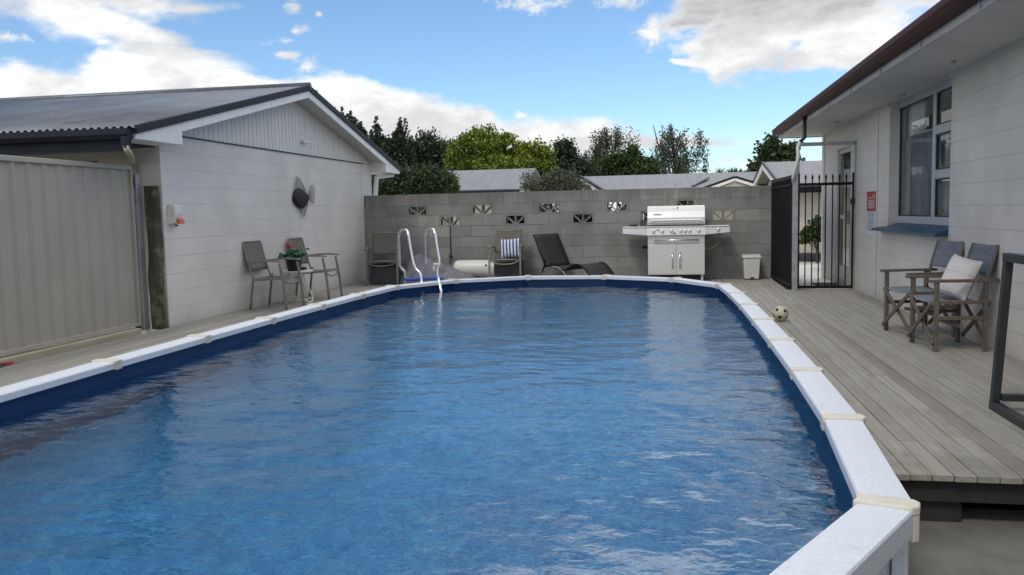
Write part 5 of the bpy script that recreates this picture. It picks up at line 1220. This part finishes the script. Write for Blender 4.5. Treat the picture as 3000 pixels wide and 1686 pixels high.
xal = P3(1785, 563, 27.0).x
b = MB(); b.add([(xa_, 32, zr), (xb_, 32, zr), (xb_, 27, ze), (xal, 27, ze), (xa_, 37, ze), (xb_, 37, ze)], [(3, 2, 1, 0), (0, 1, 5, 4)]); o = build(b, 'roof', M['roof_grey'], lhh); o.modifiers.new('solid', 'SOLIDIFY').thickness = 0.06
gx = P3(2153, 523, 26.5); gl_, gr_ = P3(2075, 545, 26.5), P3(2232, 541, 26.5)
gl_ = Vector((gx.x-(gr_.x-gx.x)*1.25, 26.5, gx.z-0.33)); gr2 = Vector((gx.x+(gr_.x-gx.x)*1.25, 26.5, gx.z-0.33))
b = MB(); b.prism([gl_, gr2, gx], (0, 4.5, 0)); gbl = build(b, 'front_gable', M['roof_grey'], lhh)
for e_ in (gl_, gr2):
    b = MB(); b.bar(gx+Vector((0, -0.05, -0.04)), e_+Vector((0, -0.05, -0.04)), 0.08, 0.085, (0, 1, 0)); build(b, 'barge_board', M['white'], gbl)
    b = MB(); b.bar(gx+Vector((0, -0.06, 0.025)), e_+Vector((0, -0.06, 0.025)), 0.10, 0.04, (0, 1, 0)); build(b, 'verge_flashing', M['iron_dark'], gbl)
b = MB(); b.prism([gl_+Vector((0.3, -0.01, -0.02)), gr2+Vector((-0.3, -0.01, -0.02)), gx+Vector((0, -0.01, -0.12))], (0, 0.008, 0)); b.box(gx.x-0.02, gx.x+0.02, 26.46, 26.485, gx.z-0.33, gx.z-0.10); build(b, 'gable_panel', M['wall_far'], gbl)
for p1, p2 in (((xa_, 32, zr), (xal, 27, ze)),):
    b = MB(); b.bar(Vector(p1)+Vector((-0.05, 0, -0.13)), Vector(p2)+Vector((-0.05, 0, -0.13)), 0.05, 0.14); build(b, 'barge_board', M['white'], lhh)
    b = MB(); b.bar(Vector(p1)+Vector((-0.06, 0, 0.0)), Vector(p2)+Vector((-0.06, 0, 0.0)), 0.08, 0.08); build(b, 'verge_flashing', M['iron_dark'], lhh)
v1 = P3(2068, 526, 28.6); v2 = P3(2036, 546, 27.4)
b = MB(); b.bar(P3(2075, 525, 29.8)+Vector((0, 0, 0.03)), P3(2030, 548, 28.0)+Vector((0, 0, 0.02)), 0.10, 0.03); build(b, 'valley', M['iron_dark'], lhh)
b = MB(); b.box(xal+0.4, xb_-0.4, 27.6, 36.4, -0.45, ze-0.06); b.prism([(xa_+0.25, 27.6, ze-0.06), (xa_+0.25, 36.4, ze-0.06), (xa_+0.25, 32, zr-0.12)], (0.1, 0, 0)); build(b, 'wall', M['wall_far'], lhh)
gh = thing('gable_house', 'beige house with a grey gable roof seen above and through the black gate', 'house', (5, 22, -0.03))
ap = P3(2237, 478, 24.0); gx_ = ap.x; zr = P3(2330, 473, 24.0).z; ey = 20.2; ez = P3(2400, 541, ey).z; ew = 24+(24-ey)
b = MB(); b.prism([(gx_, ey, ez), (gx_, 24, zr), (gx_, ew, ez), (gx_, ew, ez-0.06), (gx_, 24, zr-0.06), (gx_, ey, ez-0.06)], (9, 0, 0)); build(b, 'roof', M['roof_grey'], gh)
for yy in (ey, ew):
    b = MB(); b.bar((gx_-0.02, 24, zr-0.11), (gx_-0.02, yy, ez-0.11), 0.04, 0.13); build(b, 'barge_board', M['white'], gh)
    b = MB(); b.bar((gx_-0.03, 24, zr+0.0), (gx_-0.03, yy, ez+0.0), 0.05, 0.05); build(b, 'verge_flashing', M['iron_dark'], gh)
b = MB(); b.prism([(gx_+0.35, ey+0.35, -0.05), (gx_+0.35, ew-0.35, -0.05), (gx_+0.35, ew-0.35, ez-0.06), (gx_+0.35, 24, zr-0.14), (gx_+0.35, ey+0.35, ez-0.06)], (8.4, 0, 0)); build(b, 'wall', M['wall_far'], gh)
b = MB(); b.box(gx_, gx_+9, ey-0.11, ey-0.005, ez-0.17, ez-0.04); b.box(gx_, gx_+9, ey-0.005, ey+0.34, ez-0.175, ez-0.165); build(b, 'gutter', M['black'], gh)
b = MB(); b.box(gx_+0.3, gx_+8.8, ey+0.02, ey+0.34, -0.05, 0.16); build(b, 'plinth', M['tub'], gh)

# ================================================================== TREES AND SHRUBS
def limb_path(p, q, sag, r):
    p, q = Vector(p), Vector(q); mid = (p+q)/2+Vector((r.uniform(-1, 1), r.uniform(-1, 1), 0))*sag; return smoothpath([p, mid, q], 3)
def tree(name, label, cat, base, blobs, nclump, nleaf, leaf, sigma, mt, mode='clump', trunk=0.16, group=None, seed=1, shell=0.55, aspect=0.55, stems=1):
    r = np.random.default_rng(seed); rd_ = random.Random(seed)
    t = thing(name, label, cat, base, 0, group)
    vol = np.array([bb[3]*bb[4]*bb[5] for bb in blobs]); vol = vol**0.8/np.sum(vol**0.8)
    which = r.choice(len(blobs), nclump, p=vol); B = np.array(blobs)[which]
    d = r.normal(size=(nclump, 3)); d /= np.linalg.norm(d, axis=1)[:, None]
    rad = (shell+(1-shell)*r.random(nclump))*(0.88+0.24*r.random(nclump))
    CC = B[:, :3]+d*rad[:, None]*B[:, 3:6]
    if mode == 'clump':
        C = (CC[:, None, :]+r.normal(size=(nclump, nleaf, 3))*sigma*np.array([1, 1, 0.8])).reshape(-1, 3); bias = np.array([0, 0, 0.35])
    elif mode == 'hang':
        ln = 0.5+1.4*r.random(nclump)
        tpar = r.random((nclump, nleaf)); C = CC[:, None, :]+r.normal(size=(nclump, nleaf, 3))*sigma*np.array([1, 1, 0.6])
        C[:, :, 2] -= tpar*ln[:, None]; C = C.reshape(-1, 3); bias = np.array([0, 0, -0.9])
    elif mode == 'spire':
        ln = 0.5+0.8*r.random(nclump); tpar = r.random((nclump, nleaf)); C = CC[:, None, :]+r.normal(size=(nclump, nleaf, 3))*sigma*(1.15-tpar[:, :, None])*np.array([1, 1, 0.7])
        C[:, :, 2] += tpar*ln[:, None]-0.3; C = C.reshape(-1, 3); bias = np.array([0, 0, 0.8])
    zmin = base[2]+0.05; C = C[C[:, 2] > zmin]
    mesh_quads('crown', leaves_np(C, leaf, bias, aspect, r), mt, t)
    bb = MB(); base = Vector(base)
    topz = max(b_[2]+b_[5]*0.5 for b_ in blobs); cx_ = np.average([b_[0] for b_ in blobs], weights=vol); cy_ = np.average([b_[1] for b_ in blobs], weights=vol)
    for sidx in range(stems):
        jx = rd_.uniform(-0.8, 0.8)*(stems > 1)
        path = smoothpath([base+Vector((jx*0.3, 0, 0)), base.lerp(Vector((cx_+jx, cy_, topz)), 0.4)+Vector((rd_.uniform(-.15, .15), 0, 0)), Vector((cx_+jx*1.5, cy_, topz))], 6)
        bb.tube(path, [trunk*(1-0.85*i/(len(path)-1)) for i in range(len(path))], 8)
        idx = r.choice(nclump, min(nclump, 26), replace=False)
        for k in idx:
            tgt = Vector(CC[k]); j = max(1, min(len(path)-2, int(len(path)*rd_.uniform(0.3, 0.8)))); st = path[j]
            lp_ = limb_path(st, tgt, 0.15, rd_); bb.tube(lp_, [trunk*0.32*(1-0.8*i/(len(lp_)-1)) for i in range(len(lp_))], 5)
    build(bb, 'trunk', M['bark'], t, smooth=True)
    return t
def bl_(px, py, Y, rx, ry, depth=None):   # ellipsoid blob given by centre and radii in photo pixels, at depth Y
    p = at(px, py, Y); k = (p-CAM).dot(FWD)/F_PX; return (p.x, p.y, p.z, rx*k, (depth if depth else rx*k*0.9), ry*k)
GRP = 'trees beyond the block wall'
Yd = 34
def bs(px, Y): p = at(px, 600, Y); return (p.x, Y, -0.5)
tree('willow_tree', 'tall dark spiky tree rising directly behind the white house roof', 'tree', bs(1060, Yd), [bl_(1000, 430, Yd, 55, 92), bl_(1060, 450, Yd, 50, 88), bl_(1110, 475, Yd, 45, 78), bl_(940, 440, Yd, 55, 110), bl_(1060, 520, Yd, 90, 50)], 330, 190, 0.115, 0.16, M['leaf_dark'], 'spire', 0.2, GRP, 21, shell=0.25)
tree('willow_tree', 'dark tree with a narrow plumed top, between the spiky tree and the weeping tree', 'tree', bs(1175, Yd-1), [bl_(1172, 440, Yd-1, 22, 58), bl_(1160, 490, Yd-1, 50, 58), bl_(1170, 540, Yd-1, 70, 45)], 210, 180, 0.115, 0.16, M['leaf_dark'], 'spire', 0.16, GRP, 22, shell=0.25)
tree('weeping_tree', 'dark weeping tree with a rounded top beside the golden tree', 'tree', bs(1255, Yd), [bl_(1250, 420, Yd, 44, 42), bl_(1205, 445, Yd, 48, 50), bl_(1275, 465, Yd, 45, 60), bl_(1240, 530, Yd, 75, 50)], 320, 130, 0.12, 0.15, M['leaf_dark'], 'hang', 0.18, GRP, 23)
tree('background_tree', 'small dark tree top showing between the weeping tree and the golden tree', 'tree', bs(1320, 44), [bl_(1312, 455, 44, 38, 34), bl_(1325, 500, 44, 50, 40)], 110, 90, 0.22, 0.3, M['leaf_dark'], 'clump', 0.16, GRP, 24)
tree('garden_shrub', 'dark leafy shrub just above the block wall, next to the white downpipe', 'shrub', bs(1180, 19), [bl_(1140, 545, 19, 85, 40), bl_(1230, 540, 19, 70, 45), bl_(1275, 530, 19, 38, 34)], 220, 110, 0.075, 0.11, M['leaf_mid'], 'clump', 0.06, 'shrubs above the block wall', 25)
tree('garden_shrub', 'pale yellow-green sprig at the left edge of the plain grey roof', 'shrub', bs(1324, 19.5), [bl_(1322, 540, 19.5, 13, 24)], 26, 50, 0.08, 0.06, M['leaf_light'], 'clump', 0.03, 'shrubs above the block wall', 26)
Yg = 33
tree('golden_tree', 'bushy yellow-green tree standing behind the plain grey roof', 'tree', bs(1440, Yg), [bl_(1400, 445, Yg, 75, 60), bl_(1412, 402, Yg, 34, 28), bl_(1480, 450, Yg, 70, 52), bl_(1350, 480, Yg, 38, 44), bl_(1550, 470, Yg, 62, 48), bl_(1585, 450, Yg, 26, 34), bl_(1592, 510, Yg, 34, 40), bl_(1450, 500, Yg, 130, 40)], 300, 135, 0.11, 0.14, M['leaf_yellow'], 'clump', 0.2, GRP, 27, shell=0.7, aspect=0.7)
tree('dark_tree', 'small dense dark tree between the golden tree and the first birch', 'tree', bs(1652, 36), [bl_(1655, 455, 36, 26, 30), bl_(1648, 490, 36, 42, 34), bl_(1690, 505, 36, 40, 26)], 150, 90, 0.15, 0.2, M['leaf_dark'], 'clump', 0.14, GRP, 28)
tree('birch_tree', 'birch with thin drooping foliage, left of the two birches', 'tree', bs(1780, 42), [bl_(1790, 392, 42, 46, 38), bl_(1752, 405, 42, 34, 40), bl_(1830, 395, 42, 38, 38), bl_(1720, 465, 42, 40, 40), bl_(1770, 460, 42, 60, 40), bl_(1855, 440, 42, 22, 50)], 170, 46, 0.105, 0.085, M['leaf_birch'], 'hang', 0.17, GRP, 29, shell=0.3)
tree('bushy_tree', 'round bushy green tree in front of the first birch', 'tree', bs(1830, 38), [bl_(1832, 482, 38, 50, 28), bl_(1852, 455, 38, 22, 22), bl_(1785, 498, 38, 40, 22), bl_(1893, 492, 38, 32, 26), bl_(1840, 512, 38, 85, 20)], 230, 80, 0.14, 0.15, M['leaf_green'], 'clump', 0.16, GRP, 30, shell=0.7)
tree('birch_tree', 'open birch with several bare stems, right of the two birches', 'tree', bs(1990, 42), [bl_(1955, 385, 42, 30, 38), bl_(1995, 400, 42, 40, 46), bl_(2045, 385, 42, 24, 34), bl_(1940, 440, 42, 40, 40), bl_(2000, 470, 42, 60, 46), bl_(2068, 440, 42, 18, 40), bl_(2068, 490, 42, 24, 34), bl_(1930, 495, 42, 40, 30)], 165, 46, 0.105, 0.08, M['leaf_birch'], 'hang', 0.11, GRP, 31, shell=0.25, stems=3)
tree('broadleaf_tree', 'leafy green tree behind the gable house, under the brown gutter end', 'tree', bs(2275, 33), [bl_(2262, 430, 33, 20, 32), bl_(2240, 470, 33, 28, 40), bl_(2290, 465, 33, 36, 34), bl_(2318, 440, 33, 18, 26), bl_(2325, 475, 33, 22, 24), bl_(2215, 500, 33, 20, 26), bl_(2280, 500, 33, 70, 30)], 130, 50, 0.15, 0.13, M['leaf_mid'], 'clump', 0.14, GRP, 32, shell=0.5, aspect=0.7)
tree('olive_shrub', 'grey-green feathery shrub peeping over the block wall between the two grey roofs', 'shrub', bs(1640, 19.5), [bl_(1635, 540, 19.5, 55, 28), bl_(1585, 552, 19.5, 40, 18), bl_(1690, 550, 19.5, 34, 18), bl_(1545, 535, 19.5, 12, 22), bl_(1650, 520, 19.5, 30, 22)], 170, 52, 0.075, 0.085, M['leaf_olive'], 'spire' if False else 'clump', 0.05, 'shrubs above the block wall', 33, aspect=0.3)
tree('courtyard_shrub', 'dark rounded shrub against the beige house wall, seen through the gate', 'shrub', (at(2395, 735, 19.6).x, 19.6, -0.03), [bl_(2396, 662, 19.6, 15, 24), bl_(2376, 684, 19.6, 18, 18), bl_(2402, 690, 19.6, 12, 20), bl_(2360, 700, 19.6, 8, 14)], 60, 46, 0.06, 0.055, M['leaf_green'], 'clump', 0.03, None, 34, aspect=0.7)
tree('vent_backing_shrub', 'dark shrub added close behind the left half of the block wall to darken its vents', 'shrub', (-2.6, 16.3, -0.03), [(-2.7, 16.3, 0.75, 0.55, 0.35, 0.75), (-2.0, 16.3, 0.75, 0.5, 0.35, 0.75), (-1.3, 16.3, 0.65, 0.45, 0.3, 0.65)], 130, 70, 0.10, 0.10, M['leaf_dark'], 'clump', 0.04, 'shrubs behind the block wall', 35)  # shrubs added behind the wall to darken the view through its vents
tree('vent_backing_shrub', 'dark shrub added close behind the block wall at the barbecue to darken its vents', 'shrub', (-0.4, 16.3, -0.03), [(-0.6, 16.3, 0.75, 0.5, 0.35, 0.75), (0.15, 16.3, 0.8, 0.45, 0.35, 0.75)], 90, 70, 0.10, 0.10, M['leaf_green'], 'clump', 0.04, 'shrubs behind the block wall', 36)
tree('vent_backing_shrub', 'dark shrub added close behind the block wall beside the white house to darken its first vent', 'shrub', (-4.9, 16.5, -0.03), [(-4.9, 16.5, 0.75, 0.4, 0.35, 0.75)], 60, 70, 0.10, 0.10, M['leaf_dark'], 'clump', 0.04, 'shrubs behind the block wall', 37)
ct = thing('cabbage_tree', 'spiky cabbage tree top just above the ridge of the long grey roof', 'tree', bs(2150, 40))
b = MB(); p_ = at(2150, 512, 40); b.tube([(p_.x, 40, -0.5), (p_.x, 40, p_.z)], 0.10, 8); build(b, 'trunk', M['bark'], ct)
r_ = random.Random(5); b = MB()
for cx_ in (2108, 2146, 2160, 2185):
    c_ = at(cx_, 516, 40)
    for k in range(34):
        th = r_.uniform(0, 6.28); ph = r_.uniform(-0.1, 1.3); l_ = r_.uniform(0.35, 0.6); d_ = Vector((math.cos(th)*math.cos(ph), math.sin(th)*math.cos(ph), math.sin(ph)))
        s_ = d_.cross(Vector((0, 0, 1))).normalized()*0.022; tip = c_+d_*l_+Vector((0, 0, -0.1*l_)); b.add([c_-s_, c_+s_, c_+d_*l_*0.6+s_, tip, c_+d_*l_*0.6-s_], [(0, 1, 2, 3, 4)])
build(b, 'crown', M['leaf_mid'], ct)
